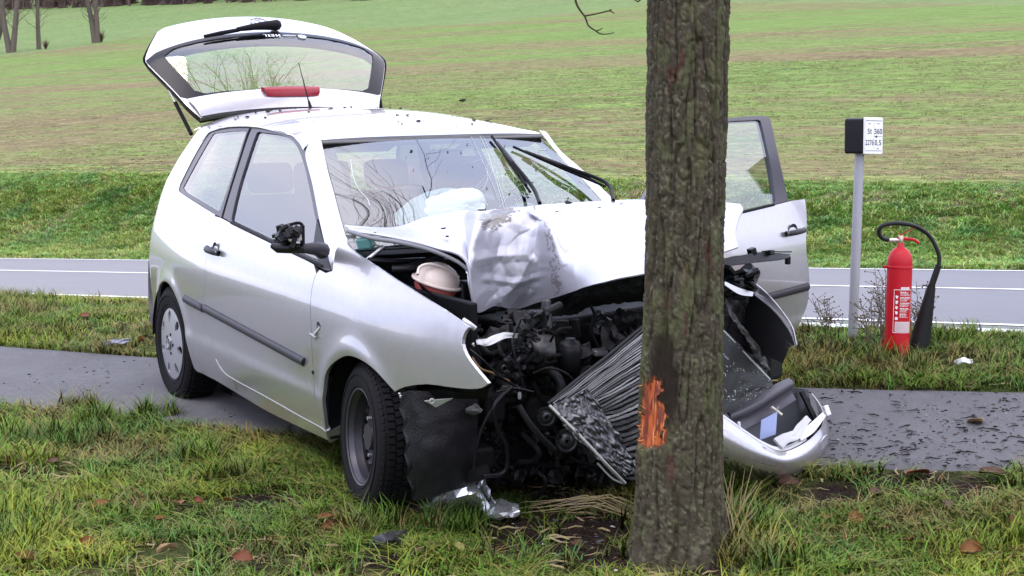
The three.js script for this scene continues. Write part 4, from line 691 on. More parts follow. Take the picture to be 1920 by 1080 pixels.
  // scrape where bark was pressed into the paint
  const bonnetMap = tex(1024, 512, (u, v) => {
    const U = u, W = v, n = fbm(U * 160, W * 60, 1, 3), m = fbm(U * 30, W * 16, 2, 3);
    let c = [0.98, 0.98, 0.98]; const d = Math.hypot((U - 0.312) / 0.045, (W - 0.13) / 0.17); if (d + 0.9 * (n - 0.5) + 0.7 * (m - 0.5) < 0.85) c = mixc([0.5, 0.48, 0.42], [0.78, 0.76, 0.72], n);
    const st = Math.hypot((U - 0.425) / 0.01, (W - 0.62) / 0.42); if (st < 1 && fbm(U * 300, W * 40, 4, 2) > 0.5) c = [0.8, 0.77, 0.76];
    return c;
  });
  const bp = paint.clone(); bp.map = bonnetMap; bp.roughness = 0.42; bp.metalness = 0.7; bp.clearcoat = 0.5; bp.clearcoatRoughness = 0.2; g.attributes.uv.array.forEach((_, i, a) => { a[i] = i % 2 ? a[i] / 1.2 : a[i] / 3; });
  const b = mesh('bonnet', shell(g, 0.006), bp, car); b.userData.label = 'crumpled bonnet with a trunk shaped dent';
  mesh('torn_flap', shell(net([[[990, 388, -0.1], [1008, 386, -0.09], [1027, 389, -0.1]], [[995, 399, -0.04], [1010, 401, -0.02], [1026, 404, -0.05]], [[1004, 407, -0.02], [1014, 413, 0.01], [1023, 416, -0.01]]].map(X), 14, 12, (p, u, v) => [p[0] + 0.012 * (vn(u * 5, v * 5) - 0.5), p[1], p[2]]), 0.002), bp, b);
  // pressed edge of the inner bonnet frame, and its black underside hanging below the lip
  const lip = (pts, r) => tube(X(pts), r, 50, 6);
  mesh('bonnet_edge', [lip([[652, 434, -0.4], [700, 447, -0.2], [750, 455, -0.05], [810, 470, 0.07], [860, 492, 0.16], [880, 508, 0.19]], 0.008)], std([0.16, 0.16, 0.17], 0.5), b);
  mesh('insulation', net([[[1040, 562, 0.2], [1085, 548, 0.33], [1110, 541, 0.38], [1150, 528, 0.46], [1205, 516, 0.5]], [[1045, 572, 0.17], [1085, 562, 0.3], [1112, 556, 0.36], [1150, 552, 0.42], [1205, 545, 0.46]], [[1030, 592, 0.12], [1075, 590, 0.22], [1110, 575, 0.3], [1150, 570, 0.36], [1205, 565, 0.4]]].map(X), 50, 12, (p, u, v) => [p[0] + 0.02 * (fbm(u * 18, v * 4, 2, 3) - 0.5), p[1] + 0.014 * (fbm(u * 20, v * 5, 7, 3) - 0.5), p[2]]), sooty, b);
}
// ---- engine bay
{
  const r = RNG(404), bx = (u, v, x, w, h, d, rx = 0, ry = 0, rz = 0, rad = 0.01) => box(w, h, d, ...atX(u, v, x), rx, ry, rz, rad);
  const en = part('engine', car);
  mesh('block', [box(0.36, 0.42, 0.62, -0.05, 0.5, -0.06, 0, 0, 0, 0.04), box(0.3, 0.3, 0.3, -0.1, 0.36, 0.36, 0, 0.2, 0, 0.05)], sooty, en);
  mesh('cylinder_head', [bx(1110, 600, 0.0, 0.24, 0.1, 0.5, 0.05, 0.05, 0, 0.02), ...Array.from({ length: 9 }, (_, i) => bx(1010 + i * 22, 618 + 6 * Math.sin(i * 2), 0.13, 0.05, 0.05 + 0.03 * r(), 0.03, r() * 0.3, r(), r() * 0.3, 0.006))], sooty, en);
  mesh('casting', [net([[[992, 622, 0.25], [1020, 618, 0.27], [1040, 628, 0.28]], [[990, 650, 0.27], [1015, 655, 0.31], [1043, 665, 0.3]], [[985, 676, 0.25], [1012, 680, 0.28], [1045, 678, 0.28]]].map(X), 16, 16, (p, u, v) => [p[0] + 0.012 * (fbm(u * 8, v * 8, 3, 3) - 0.5), p[1], p[2]]), bx(1025, 590, 0.22, 0.04, 0.12, 0.025, 0, 0.3, 0.1)], std([0.07, 0.07, 0.072], 0.5, { metalness: 0.4 }), en);
  // filter canister with stepped cap
  const c = atX(1068, 660, 0.26), f = lathe([[0, -0.07], [0.044, -0.07], [0.046, -0.02], [0.05, -0.015], [0.05, 0.012], [0.045, 0.016], [0.044, 0.03], [0.036, 0.042], [0.02, 0.045], [0.02, 0.055], [0, 0.055]], 28); f.rotateZ(-0.08); f.translate(...c); mesh('oil_filter', f, std([0.012, 0.012, 0.014], 0.42), en);
  mesh('dipstick_tube', [bar(atX(1134, 655, 0.2), atX(1138, 615, 0.2), 0.014), bx(1128, 660, 0.2, 0.05, 0.03, 0.09)], std([0.28, 0.28, 0.28], 0.45, { metalness: 0.6 }), en);
  mesh('alternator', (() => { const l = []; const p = atX(1005, 770, 0.22); const a = new THREE.CylinderGeometry(0.06, 0.07, 0.12, 24); a.rotateZ(Math.PI / 2); a.translate(...p); l.push(a); for (let i = 0; i < 10; i++) { const b = box(0.02, 0.012, 0.03, 0, 0.062, 0); b.rotateX(i / 10 * 6.283); b.translate(p[0] + 0.055, p[1], p[2]); l.push(b); } return l; })(), sooty, en);
  for (const [u, v, x, R0_] of [[1024, 781, 0.33, 0.036], [1062, 826, 0.32, 0.045], [945, 690, 0.3, 0.03], [1105, 705, 0.3, 0.04]]) { const p = atX(u, v, x), l = lathe([[0.008, 0.02], [R0_ * 0.55, 0.02], [R0_ * 0.6, 0.008], [R0_ * 0.85, 0.008], [R0_, 0.02], [R0_, -0.02], [0.01, -0.02]], 26); l.rotateZ(-Math.PI / 2); l.rotateY(-0.35); l.translate(...p); mesh('pulley', l, std([0.06, 0.06, 0.062], 0.38, { metalness: 0.7 }), en); }
  const chunk = (p, k, sd) => { const q = RNG(sd), g = mergeVertices(new THREE.IcosahedronGeometry(1, 1).deleteAttribute('normal').deleteAttribute('uv')), P = g.attributes.position, sx = 0.4 + q(), sy = 0.4 + q(), sz = 0.4 + q(); for (let i = 0; i < P.count; i++) { const f = 0.55 + 0.7 * q(); P.setXYZ(i, P.getX(i) * f * sx * k, P.getY(i) * f * sy * k, P.getZ(i) * f * sz * k); } g.rotateX(q() * 6); g.rotateZ(q() * 6); g.translate(...p); const o = g.toNonIndexed(); o.computeVertexNormals(); return o; };
  // broken black mount hanging in front of the engine
  const mb = []; for (let i = 0; i < 34; i++) { const t = r(); mb.push(chunk(atX(lerp(1010, 950, t) + lerp(-16, 16, r()), lerp(585, 735, t), lerp(0.4, 0.42, t) + 0.05 * r()), 0.012 + 0.018 * r(), i + 500)); }
  mesh('broken_mount', mb, plastic, en);
  mesh('mount_strut', [tube(X([[1050, 572, 0.38], [1015, 590, 0.42], [985, 620, 0.44], [968, 660, 0.43], [965, 720, 0.4]]), 0.016, 30, 8), bar(atX(958, 605, 0.42), atX(956, 690, 0.4), 0.008)], sooty, en);
  const rub = []; // wreckage filling the bay
  for (let i = 0; i < 150; i++) { const u = lerp(880, 1200, r()), v = lerp(590, 900, r()); rub.push(i % 3 ? chunk(atX(u, v, lerp(0.02, 0.26, r())), 0.02 + 0.05 * r(), i) : tube(X([[u, v, 0.2 + 0.1 * r()], [u + lerp(-40, 40, r()), v + lerp(-10, 50, r()), 0.25 + 0.1 * r()], [u + lerp(-60, 60, r()), v + lerp(0, 80, r()), 0.2]]), 0.004 + 0.01 * r(), 14, 6)); }
  const w = mesh('wreckage', rub, sooty, en); w.userData.kind = 'stuff';
  const lg = []; for (let i = 0; i < 16; i++) { const u = lerp(900, 1190, r()), v = lerp(640, 860, r()); lg.push(chunk(atX(u, v, lerp(0.15, 0.3, r())), 0.008 + 0.016 * r(), i + 900)); }
  const w2 = mesh('metal_fragments', lg, std([0.1, 0.1, 0.1], 0.4, { metalness: 0.6 }), en); w2.userData.kind = 'stuff';
  mesh('subframe', [box(0.12, 0.09, 1.2, 0.05, 0.19, 0, 0, 0, 0, 0.02), box(0.7, 0.09, 0.09, 0.0, 0.24, 0.46, 0, 0, 0, 0.02), box(0.6, 0.12, 0.09, 0.05, 0.42, 0.44, 0, 0.1, 0.05, 0.02), box(0.7, 0.12, 0.09, -0.05, 0.42, -0.48, 0, -0.2, 0, 0.02)], black, car);
  mesh('inner_wing', box(0.8, 0.35, 0.03, 0.02, 0.68, 0.56, 0, 0.05, 0, 0.01), black, car); mesh('inner_wing', box(0.75, 0.5, 0.04, -0.1, 0.58, -0.62, 0, -0.1, 0, 0.01), black, car); mesh('wing_flange', [net([[[690, 470, -0.3], [760, 510, -0.1], [850, 585, 0.3]], [[700, 480, -0.32], [770, 530, -0.1], [860, 615, 0.35]]].map(X), 20, 4)], black, car);
  mesh('wing_brace', [bar(atX(720, 462, -0.26), atX(690, 486, -0.27), 0.009), bar(atX(690, 486, -0.27), atX(672, 490, -0.3), 0.007)], bare, car);
  mesh('glass_chunk', box(0.07, 0.05, 0.05, ...atX(686, 455, -0.36), 0.3, 0.6, 0.2, 0.012), phys([0.25, 0.55, 0.5], 0.2, { transmission: 0.4 }), car);
  mesh('cable_loom', [tube(X([[735, 505, -0.1], [760, 503, -0.08], [800, 490, -0.08], [850, 470, -0.05]]), 0.016, 20, 6), tube(X([[690, 488, -0.22], [740, 490, -0.2], [800, 488, -0.2], [860, 492, -0.16]]), 0.012, 20, 6), box(0.2, 0.14, 0.2, ...atX(870, 560, -0.08), 0, 0.3, 0.2, 0.02)], plastic, car);
  // coolant tank: translucent shell, red fluid in the lower half
  const ct = part('coolant_tank', car), tc = atX(819, 529, -0.02), bl = (y0, y1, sc) => { const g = new THREE.SphereGeometry(0.086, 28, 18); g.scale(1, 0.92, 1.08); const P = g.attributes.position; for (let i = 0; i < P.count; i++) { const y = clamp(P.getY(i), y0, y1), q = 1; P.setXYZ(i, P.getX(i) * sc, y, P.getZ(i) * sc); } g.computeVertexNormals(); g.rotateX(-0.22); g.rotateZ(-0.2); g.translate(...tc); return g; };
  const up = bl(-0.002, 0.09, 1), lo = bl(-0.09, -0.003, 0.98);
  mesh('shell', up, phys([0.62, 0.52, 0.46], 0.5, { bumpMap: noiseFine, bumpScale: 0.004 }), ct); mesh('fluid_chamber', lo, phys([0.48, 0.11, 0.1], 0.4), ct);
  const rg = new THREE.TorusGeometry(0.09, 0.007, 8, 36); rg.rotateX(Math.PI / 2); rg.scale(1, 1, 1.08); rg.rotateX(-0.22); rg.rotateZ(-0.2); rg.translate(...tc); mesh('seam', rg, phys([0.62, 0.52, 0.46], 0.5), ct);
  const sk = tube(X([[783, 515, 0.05], [788, 500, 0.02], [805, 495, 0.03], [835, 503, 0.04], [860, 520, 0.04]]), 0.006, 20, 6); mesh('rib', sk, phys([0.66, 0.58, 0.52], 0.5), ct);
  // bent slam panel strip and lamp bracket
  mesh('slam_panel_strip', shell(net([[[886, 646, 0.5], [905, 634, 0.5], [935, 628, 0.47], [972, 622, 0.42]], [[888, 650, 0.5], [908, 647, 0.51], [940, 640, 0.48], [974, 630, 0.42]]].map(X), 24, 4, (p, u, v) => [p[0] + 0.01 * (fbm(u * 6, v * 3) - 0.5), p[1] + 0.006 * Math.sin(u * 11), p[2]]), 0.004), std([0.5, 0.5, 0.5], 0.42, { metalness: 0.5 }), car);
  mesh('wing_bracket', [tube(X([[868, 600, 0.5], [880, 608, 0.52], [890, 616, 0.52]]), 0.011, 12, 6)], std([0.5, 0.5, 0.52], 0.35, { metalness: 0.5 }), car);
  // loose wires
  const wires = [[[880, 655, 0.55], [905, 675, 0.55], [930, 700, 0.52], [960, 720, 0.48], [985, 735, 0.46]], [[960, 725, 0.5], [935, 750, 0.52], [905, 800, 0.5], [892, 850, 0.48], [888, 885, 0.47]], [[945, 735, 0.5], [925, 765, 0.52], [935, 810, 0.5], [950, 840, 0.48], [945, 885, 0.46], [905, 893, 0.46]], [[930, 735, 0.5], [960, 728, 0.5], [1000, 735, 0.46]], [[975, 600, 0.4], [960, 640, 0.45], [975, 700, 0.46], [985, 745, 0.45]], [[885, 670, 0.5], [900, 690, 0.52], [925, 700, 0.5], [955, 715, 0.47]], [[890, 640, 0.52], [900, 670, 0.5], [895, 700, 0.5]], [[1000, 700, 0.3], [1030, 690, 0.34], [1060, 700, 0.36], [1080, 720, 0.34]], [[1100, 560, 0.3], [1115, 590, 0.3], [1108, 620, 0.28], [1120, 650, 0.26]]];
  wires.forEach((w3, i) => mesh('wire', tube(X(w3), i === 5 ? 0.004 : 0.0045 + 0.002 * (i % 3), 36, 5), i === 5 ? std([0.2, 0.12, 0.05], 0.6) : plastic, car));
  for (const [l, q] of [[[[972, 760, 0.4], [990, 790, 0.42], [1015, 820, 0.42], [1038, 843, 0.4]], 0.013], [[[1030, 690, 0.3], [1052, 720, 0.34], [1045, 760, 0.33]], 0.018]]) mesh('hose', tube(X(l), q, 24, 8), std([0.014, 0.014, 0.016], 0.45), car);
  mesh('connector', bx(974, 742, 0.47, 0.014, 0.03, 0.014), std([0.22, 0.22, 0.23], 0.5), car); mesh('connector', chunk(atX(890, 768, 0.46), 0.03, 71), std([0.1, 0.1, 0.105], 0.5), car);
  mesh('steering_knuckle', [bx(890, 890, 0.4, 0.09, 0.05, 0.09, 0.2, 0.4, 0.3, 0.01)], sooty, car);
  // wheel-arch liner pushed out in front of the wheel
  const ln = mesh('arch_liner', shell(net([[[747, 738, 0.36], [775, 733, 0.44], [830, 735, 0.45], [895, 742, 0.4]], [[758, 800, 0.4], [790, 795, 0.47], [840, 795, 0.47], [895, 800, 0.4]], [[762, 870, 0.42], [795, 865, 0.48], [845, 860, 0.47], [893, 860, 0.4]], [[775, 938, 0.4], [800, 932, 0.44], [845, 918, 0.43], [890, 905, 0.38]]].map(X), 40, 40, (p, u, v) => [p[0] + 0.015 * (fbm(u * 4, v * 7, 2, 3) - 0.5) + (u < 0.06 ? 0.012 * Math.sin(v * 30) : 0), p[1], p[2]]), 0.004), std([0.007, 0.0068, 0.0085], 0.5, { bumpMap: noiseFine, bumpScale: 0.006 }), car);
  mesh('wing_stay', [net([[[770, 732, 0.4], [820, 731, 0.5], [870, 735, 0.6], [916, 727, 0.68]], [[775, 745, 0.38], [820, 746, 0.47], [870, 748, 0.56], [914, 748, 0.62]]].map(X), 24, 3)], black, car);
  mesh('bracket', [shell(gridGeo(6, 6, (u, v) => { const a = atX(796, 751, 0.5), b = atX(849, 746, 0.53), c2 = atX(817, 763, 0.5); const k = u * (1 - v); return [0, 1, 2].map((i) => a[i] + (b[i] - a[i]) * k + (c2[i] - a[i]) * v); }), 0.004), (() => { const t = new THREE.TorusGeometry(0.008, 0.003, 6, 14); t.rotateY(1.2); t.translate(...atX(810, 752, 0.515)); return t; })()], std([0.32, 0.33, 0.31], 0.5, { metalness: 0.4 }), car);
  mesh('clip', [bx(751, 743, 0.4, 0.012, 0.012, 0.008), bx(749, 738, 0.4, 0.008, 0.008, 0.01)], bare, car);
}
// ---- radiator pack bent against the trunk
{
  const rad = part('radiator', car);
  const fin = tex(512, 512, (u, v) => { const line = 0.5 + 0.5 * Math.sin(v * 512 * 0.75), s = Math.pow(wrapfbm(u, v, 4, 3, 1), 1), st = vn(u * 6, v * 90, 2), sc = vn(u * 3 + 5, v * 160, 5); let k = 0.012 + 0.02 * line + 0.05 * s; if (st * 0.5 + sc * 0.5 + 0.6 * (s - 0.5) > 0.62) k = 0.3 + 0.4 * sc; return S3([k, k, k * 1.02]); });
  const finB = tex(256, 256, (u, v) => { const k = 0.5 + 0.5 * Math.sin(v * 256 * 0.8); return [k, k, k]; }, false);
  const rm = std([1, 1, 1], 0.4, { map: fin, metalness: 0.6, bumpMap: finB, bumpScale: 0.002 });
  const rows = [[[1030, 757, 0.66], [1085, 715, 0.62], [1140, 672, 0.6], [1198, 624, 0.6], [1260, 575, 0.62]], [[1060, 792, 0.7], [1108, 768, 0.66], [1160, 742, 0.66], [1210, 715, 0.68], [1265, 680, 0.7]], [[1095, 830, 0.74], [1130, 862, 0.72], [1168, 905, 0.76], [1220, 890, 0.8], [1270, 850, 0.8]]].map(X);
  const core = (p, u, v) => { const w = sstep(0.35, 0.7, v + 0.25 * (0.4 - u)); const d = 0.03 * (fbm(u * 14, v * 14, 3, 4) - 0.5) * w + 0.008 * (fbm(u * 6, v * 6, 8, 2) - 0.5); return [p[0] + d, p[1] + d * 0.5, p[2], u * 0.9, v * 1.0 ]; };
  mesh('core', shell(net(rows, 90, 60, core), 0.03), std([0.006, 0.006, 0.007], 0.5), rad);
  const tm = [0.3, 0.17, 0.08, 0.035].map((k) => std([k, k, k * 1.02], 0.36, { metalness: 0.7, bumpMap: noiseFine, bumpScale: 0.004 })), rt = RNG(66);
  for (let k = 0; k < 34; k++) { const v0 = (k + 0.5) / 34, u0 = rt() < 0.3 ? 0.1 * rt() : 0, u1 = 1, jit = 0.012 * (rt() - 0.5);
    mesh('cooling_tube', shell(gridGeo(56, 2, (u, v) => { const U = lerp(u0, u1, u), V = clamp(v0 + (v - 0.5) * 0.017 + jit * Math.sin(U * 9 + k)), p = core(crAt(rows.map((r) => crAt(r, U)), V), U, V); return [p[0] + 0.034 + 0.012 * (vn(U * 12, k * 0.7) - 0.5), p[1] + 0.014, p[2] + 0.012]; }), 0.004), tm[Math.min(3, Math.floor(rt() * 3.2 + (v0 > 0.55 ? 0.8 : 0)))], rad); }
  mesh('upper_tank', [tube(X([[1028, 760, 0.66], [1085, 713, 0.62], [1140, 670, 0.6], [1198, 621, 0.6], [1260, 572, 0.62]]), 0.012, 40, 8)], plastic, rad);
  mesh('crumpled_foil', shell(net([[[1033, 760, 0.71], [1075, 742, 0.7], [1100, 728, 0.69]], [[1060, 800, 0.75], [1105, 790, 0.74], [1140, 785, 0.73]], [[1110, 850, 0.79], [1145, 850, 0.78], [1175, 845, 0.77]], [[1160, 898, 0.81], [1178, 890, 0.81], [1195, 885, 0.8]]].map(X), 50, 60, (p, u, v) => [p[0] + 0.035 * (Math.abs(2 * fbm(u * 9, v * 12, 5, 3) - 1) - 0.2), p[1] + 0.012 * (fbm(u * 12, v * 12, 6, 3) - 0.5), p[2]]), 0.002), std([0.11, 0.11, 0.115], 0.36, { metalness: 0.8 }), rad);
  mesh('edge_strip', [tube(X([[1030, 760, 0.72], [1062, 792, 0.75], [1098, 828, 0.78], [1135, 868, 0.81], [1172, 906, 0.82]]), 0.006, 40, 6), tube(X([[1120, 868, 0.74], [1150, 898, 0.78], [1168, 906, 0.8]]), 0.005, 16, 5)], std([0.4, 0.4, 0.38], 0.42, { metalness: 0.6 }), rad);
  // fan cowl showing on the other side of the trunk
  const scr = tex(256, 256, (u, v) => { const n = vn(u * 60, v * 60, 1), m = fbm(u * 5, v * 5, 2, 3); const k = n > 0.86 && m > 0.5 ? 0.3 : 0.01; return S3([k, k, k]); });
  mesh('fan_cowl', shell(net([[[1290, 566, 0.58], [1357, 625, 0.52], [1400, 670, 0.48], [1443, 716, 0.46]], [[1290, 670, 0.66], [1355, 700, 0.58], [1395, 712, 0.52], [1440, 722, 0.47]], [[1290, 790, 0.74], [1352, 776, 0.64], [1400, 752, 0.55], [1445, 728, 0.48]]].map(X), 40, 30, (p, u, v) => [p[0] + 0.01 * (fbm(u * 6, v * 6, 4, 3) - 0.5), p[1], p[2]]), 0.02), std([1, 1, 1], 0.45, { map: scr }), rad);
  mesh('cowl_edge', [tube(X([[1290, 563, 0.6], [1356, 622, 0.54], [1400, 668, 0.5], [1442, 712, 0.48]]), 0.007, 30, 6)], std([0.3, 0.3, 0.3], 0.4, { metalness: 0.5 }), rad);
}
// ---- remains of the front on the far side: torn wing, its liner and the lamp carrier
{
  const A = [[1402, 520], [1420, 533], [1445, 556], [1470, 586], [1487, 613], [1494, 646]], B = [[1398, 536], [1412, 558], [1436, 570], [1462, 595], [1482, 624], [1490, 650]];
  const wing = mesh('far_wing', shell(gridGeo(40, 8, (u, v) => { const a = crAt(A, u), b = crAt(B, u), p = atZ(lerp(a[0], b[0], v), lerp(a[1], b[1], v), -0.85 + 0.03 * v - 0.02 * Math.sin(Math.PI * v)); p[0] += 0.006 * (fbm(u * 8, v * 2, 1, 2) - 0.5); return p; }), 0.003), paint, car); wing.userData.label = 'torn silver wing around the far front wheel arch';
  mesh('far_arch_liner', shell(net([[[1408, 548], [1432, 566], [1460, 592], [1482, 622], [1489, 646]], [[1405, 590], [1425, 600], [1450, 620], [1475, 640], [1485, 655]], [[1400, 640], [1420, 655], [1445, 668], [1470, 672], [1484, 680]]].map((r) => r.map(([u, v]) => atZ(u, v, -0.8))), 30, 20, (p, u, v) => [p[0] - 0.08 * Math.sin(Math.PI * u) * v + 0.015 * (fbm(u * 8, v * 8, 1, 3) - 0.5), p[1], p[2] + 0.04 * v]), 0.004), std([0.008, 0.008, 0.009], 0.5), car);
  mesh('far_inner_wing', [shell(net([[[1345, 500, 0.3], [1380, 520, 0.26], [1410, 545, 0.24]], [[1345, 590, 0.32], [1385, 600, 0.28], [1415, 620, 0.26]], [[1345, 680, 0.34], [1400, 690, 0.3], [1440, 690, 0.28]]].map(X), 24, 24, (p, u, v) => [p[0] + 0.04 * (fbm(u * 7, v * 9, 2, 4) - 0.5), p[1], p[2]]), 0.01), box(0.3, 0.3, 0.12, ...atX(1400, 640, 0.1), 0, 0.4, 0, 0.02)], sooty, car);
  mesh('torn_strip', [shell(net([[[1360, 560, 0.42], [1378, 590, 0.42], [1402, 625, 0.42], [1425, 655, 0.42], [1444, 690, 0.44]], [[1366, 590, 0.44], [1385, 615, 0.44], [1405, 645, 0.44], [1425, 678, 0.45], [1436, 700, 0.45]]].map(X), 50, 8, (p, u, v) => [p[0] + 0.035 * (fbm(u * 16, v * 4, 3, 3) - 0.5), p[1] + 0.02 * (fbm(u * 18, v * 5, 4, 3) - 0.5), p[2]]), 0.003)], std([0.07, 0.07, 0.07], 0.42, { metalness: 0.6, bumpMap: noiseFine, bumpScale: 0.01 }), car);
  const lc = part('lamp_carrier', car), bx = (u, v, x, w, h, d, rx = 0, ry = 0, rz = 0) => box(w, h, d, ...atX(u, v, x), rx, ry, rz, 0.004);
  mesh('arm', [shell(net([[[1345, 488, 0.4], [1385, 480, 0.36], [1430, 474, 0.3], [1478, 478, 0.22]], [[1345, 505, 0.42], [1385, 497, 0.38], [1430, 492, 0.32], [1475, 486, 0.24]]].map(X), 30, 5, (p, u, v) => [p[0], p[1] + 0.006 * (fbm(u * 9, v) - 0.5), p[2]]), 0.012)], plastic, lc);
  mesh('lug', [bx(1477, 488, 0.22, 0.02, 0.035, 0.02), bx(1440, 474, 0.3, 0.05, 0.02, 0.03, 0, 0.3, 0.2), bx(1410, 472, 0.33, 0.03, 0.03, 0.03, 0.3), tube(X([[1440, 470, 0.3], [1462, 472, 0.25], [1484, 472, 0.22]]), 0.003, 12, 4)], plastic, lc);
  mesh('socket', (() => { const l = []; const r = RNG(9); for (let i = 0; i < 18; i++) l.push(bx(lerp(1358, 1412, r()), lerp(505, 560, r()), lerp(0.32, 0.4, r()), 0.03 + 0.05 * r(), 0.008 + 0.012 * r(), 0.03 + 0.04 * r(), r() * 0.9, r() * 3, r() * 0.9)); const c = new THREE.CylinderGeometry(0.035, 0.04, 0.05, 18); c.rotateX(0.8); c.translate(...atX(1404, 513, 0.34)); l.push(c); return l; })(), plastic, lc);
  mesh('chrome_sliver', [shell(net([[[1358, 528, 0.43], [1385, 540, 0.42], [1412, 548, 0.4]], [[1358, 535, 0.44], [1385, 552, 0.43], [1410, 556, 0.41]]].map(X), 12, 3), 0.003)], bare, lc);
}
// ================================================================ torn-off bumper lying beside the trunk
{
  const bm = thing('torn_bumper', 'torn off silver bumper corner with dark inside lying by the trunk', 'bumper'); bm.position.copy(car.position); bm.quaternion.copy(car.quaternion);
  const cols = [
    [[1325, 762, 0.76], [1325, 800, 0.82], [1330, 850, 0.8], [1340, 884, 0.66]],
    [[1362, 788, 0.76], [1364, 822, 0.82], [1368, 862, 0.79], [1376, 890, 0.66]],
    [[1400, 815, 0.74], [1402, 843, 0.8], [1405, 876, 0.76], [1412, 899, 0.62]],
    [[1436, 838, 0.7], [1440, 858, 0.76], [1442, 886, 0.71], [1444, 905, 0.58]],
    [[1466, 848, 0.66], [1472, 866, 0.71], [1474, 889, 0.66], [1470, 906, 0.54]],
    [[1496, 838, 0.58], [1504, 860, 0.62], [1504, 884, 0.57], [1496, 900, 0.46]],
    [[1524, 818, 0.46], [1532, 844, 0.5], [1530, 868, 0.46], [1516, 890, 0.37]],
    [[1543, 792, 0.34], [1551, 822, 0.37], [1546, 850, 0.34], [1530, 874, 0.28]],
    [[1540, 765, 0.22], [1550, 795, 0.24], [1546, 830, 0.23], [1530, 858, 0.18]],
    [[1522, 738, 0.1], [1532, 765, 0.11], [1534, 805, 0.12], [1518, 840, 0.08]]].map(X);
  const skinG = gridGeo(80, 24, (u, v) => { const p = crAt(cols.map((c) => crAt(c, v)), u); return [...p, u, v]; });
  const bmp = paint.clone(); bmp.map = tex(512, 128, (u, v) => { const n = fbm(u * 60, v * 16, 2, 4), s = vn(u * 20, v * 120, 3); let k = 0.95 - 0.12 * n; if (v > 0.62 + 0.12 * (n - 0.5) && n > 0.44) k = 0.5; if (s > 0.9) k *= 0.8; return [k, k * 0.98, k * 0.95]; });
  mesh('skin', shell(skinG, 0.004), bmp, bm);
  // grille bar across the intake, brightly edged slots beside it
  mesh('upper_rim', [shell(gridGeo(60, 4, (u, v) => { const p = crAt(cols.map((c) => c[0]), u * 0.62); return [p[0] - 0.035 * v, p[1] + 0.012 * Math.sin(Math.PI * v) + 0.006, p[2]]; }), 0.004)], std([0.5, 0.5, 0.5], 0.35), bm);
  mesh('slot_bar', [shell(net([[[1490, 812, 0.54], [1512, 800, 0.48], [1540, 775, 0.36]], [[1500, 828, 0.56], [1524, 812, 0.5], [1546, 782, 0.37]]].map(X), 20, 4), 0.008), shell(net([[[1520, 838, 0.5], [1535, 830, 0.46], [1548, 815, 0.4]], [[1524, 850, 0.5], [1540, 842, 0.46], [1550, 830, 0.4]]].map(X), 12, 4), 0.006)], paint, bm);
  mesh('lamp_pod', [shell(net([[[1450, 826, 0.64], [1474, 812, 0.59], [1494, 798, 0.53], [1510, 784, 0.47]], [[1465, 842, 0.66], [1488, 828, 0.61], [1506, 810, 0.55], [1519, 793, 0.48]]].map(X), 20, 10, (p, u, v) => [p[0] + 0.01 * (fbm(u * 5, v * 5) - 0.5), p[1] + 0.008 * Math.sin(u * 9), p[2]]), 0.01)], std([0.4, 0.4, 0.41], 0.4), bm);
  // dark inside: back wall, duct and floor
  mesh('duct', [shell(net([[[1362, 775, 0.58], [1400, 755, 0.5], [1440, 732, 0.42], [1478, 712, 0.34]], [[1364, 788, 0.6], [1405, 772, 0.53], [1448, 746, 0.45], [1482, 726, 0.36]], [[1370, 815, 0.58], [1410, 795, 0.5], [1450, 772, 0.42], [1486, 750, 0.34]]].map(X), 30, 20, (p, u, v) => [p[0] + 0.014 * Math.sin(v * 7), p[1] + 0.006 * (fbm(u * 7, v * 5) - 0.5), p[2]]), 0.012)], std([0.055, 0.05, 0.062], 0.4), bm);
  mesh('back_wall', [shell(net([[[1365, 800, 0.52], [1420, 790, 0.42], [1480, 735, 0.28], [1522, 735, 0.1]], [[1370, 840, 0.6], [1430, 850, 0.52], [1490, 820, 0.36], [1530, 780, 0.2]], [[1400, 870, 0.66], [1450, 880, 0.58], [1500, 865, 0.44], [1532, 830, 0.26]]].map(X), 24, 20, (p, u, v) => [p[0] - 0.04, p[1], p[2]]), 0.01)], plastic, bm);
  const bx = (u, v, x, w, h, d, rx = 0, ry = 0, rz = 0) => box(w, h, d, ...atX(u, v, x), rx, ry, rz, 0.004), r = RNG(3);
  mesh('rib', Array.from({ length: 7 }, (_, i) => bx(1508 + i * 5, 745 + i * 10, 0.2 + 0.01 * i, 0.012, 0.06, 0.03, 0.3, 0.3, 0.5)), black, bm);
  mesh('plate_tab', shell(gridGeo(6, 6, (u, v) => atX(lerp(1427, 1457, u) + lerp(0, -3, v), lerp(lerp(788, 772, u), lerp(825, 814, u), v), 0.52)), 0.002), std([0.36, 0.42, 0.68], 0.5), bm);
  mesh('hook', [tube(X([[1446, 763, 0.5], [1456, 770, 0.51], [1466, 778, 0.52]]), 0.006, 12, 6), tube(X([[1450, 774, 0.5], [1456, 768, 0.51], [1460, 762, 0.52]]), 0.004, 8, 5)], std([0.5, 0.48, 0.42], 0.4), bm);
  mesh('clip', [bx(1386, 800, 0.74, 0.012, 0.04, 0.01, 0, 0, 0.2), bx(1550, 770, 0.24, 0.016, 0.045, 0.03, 0.2, 0.2, 0.4)], std([0.6, 0.6, 0.62], 0.4), bm);
}
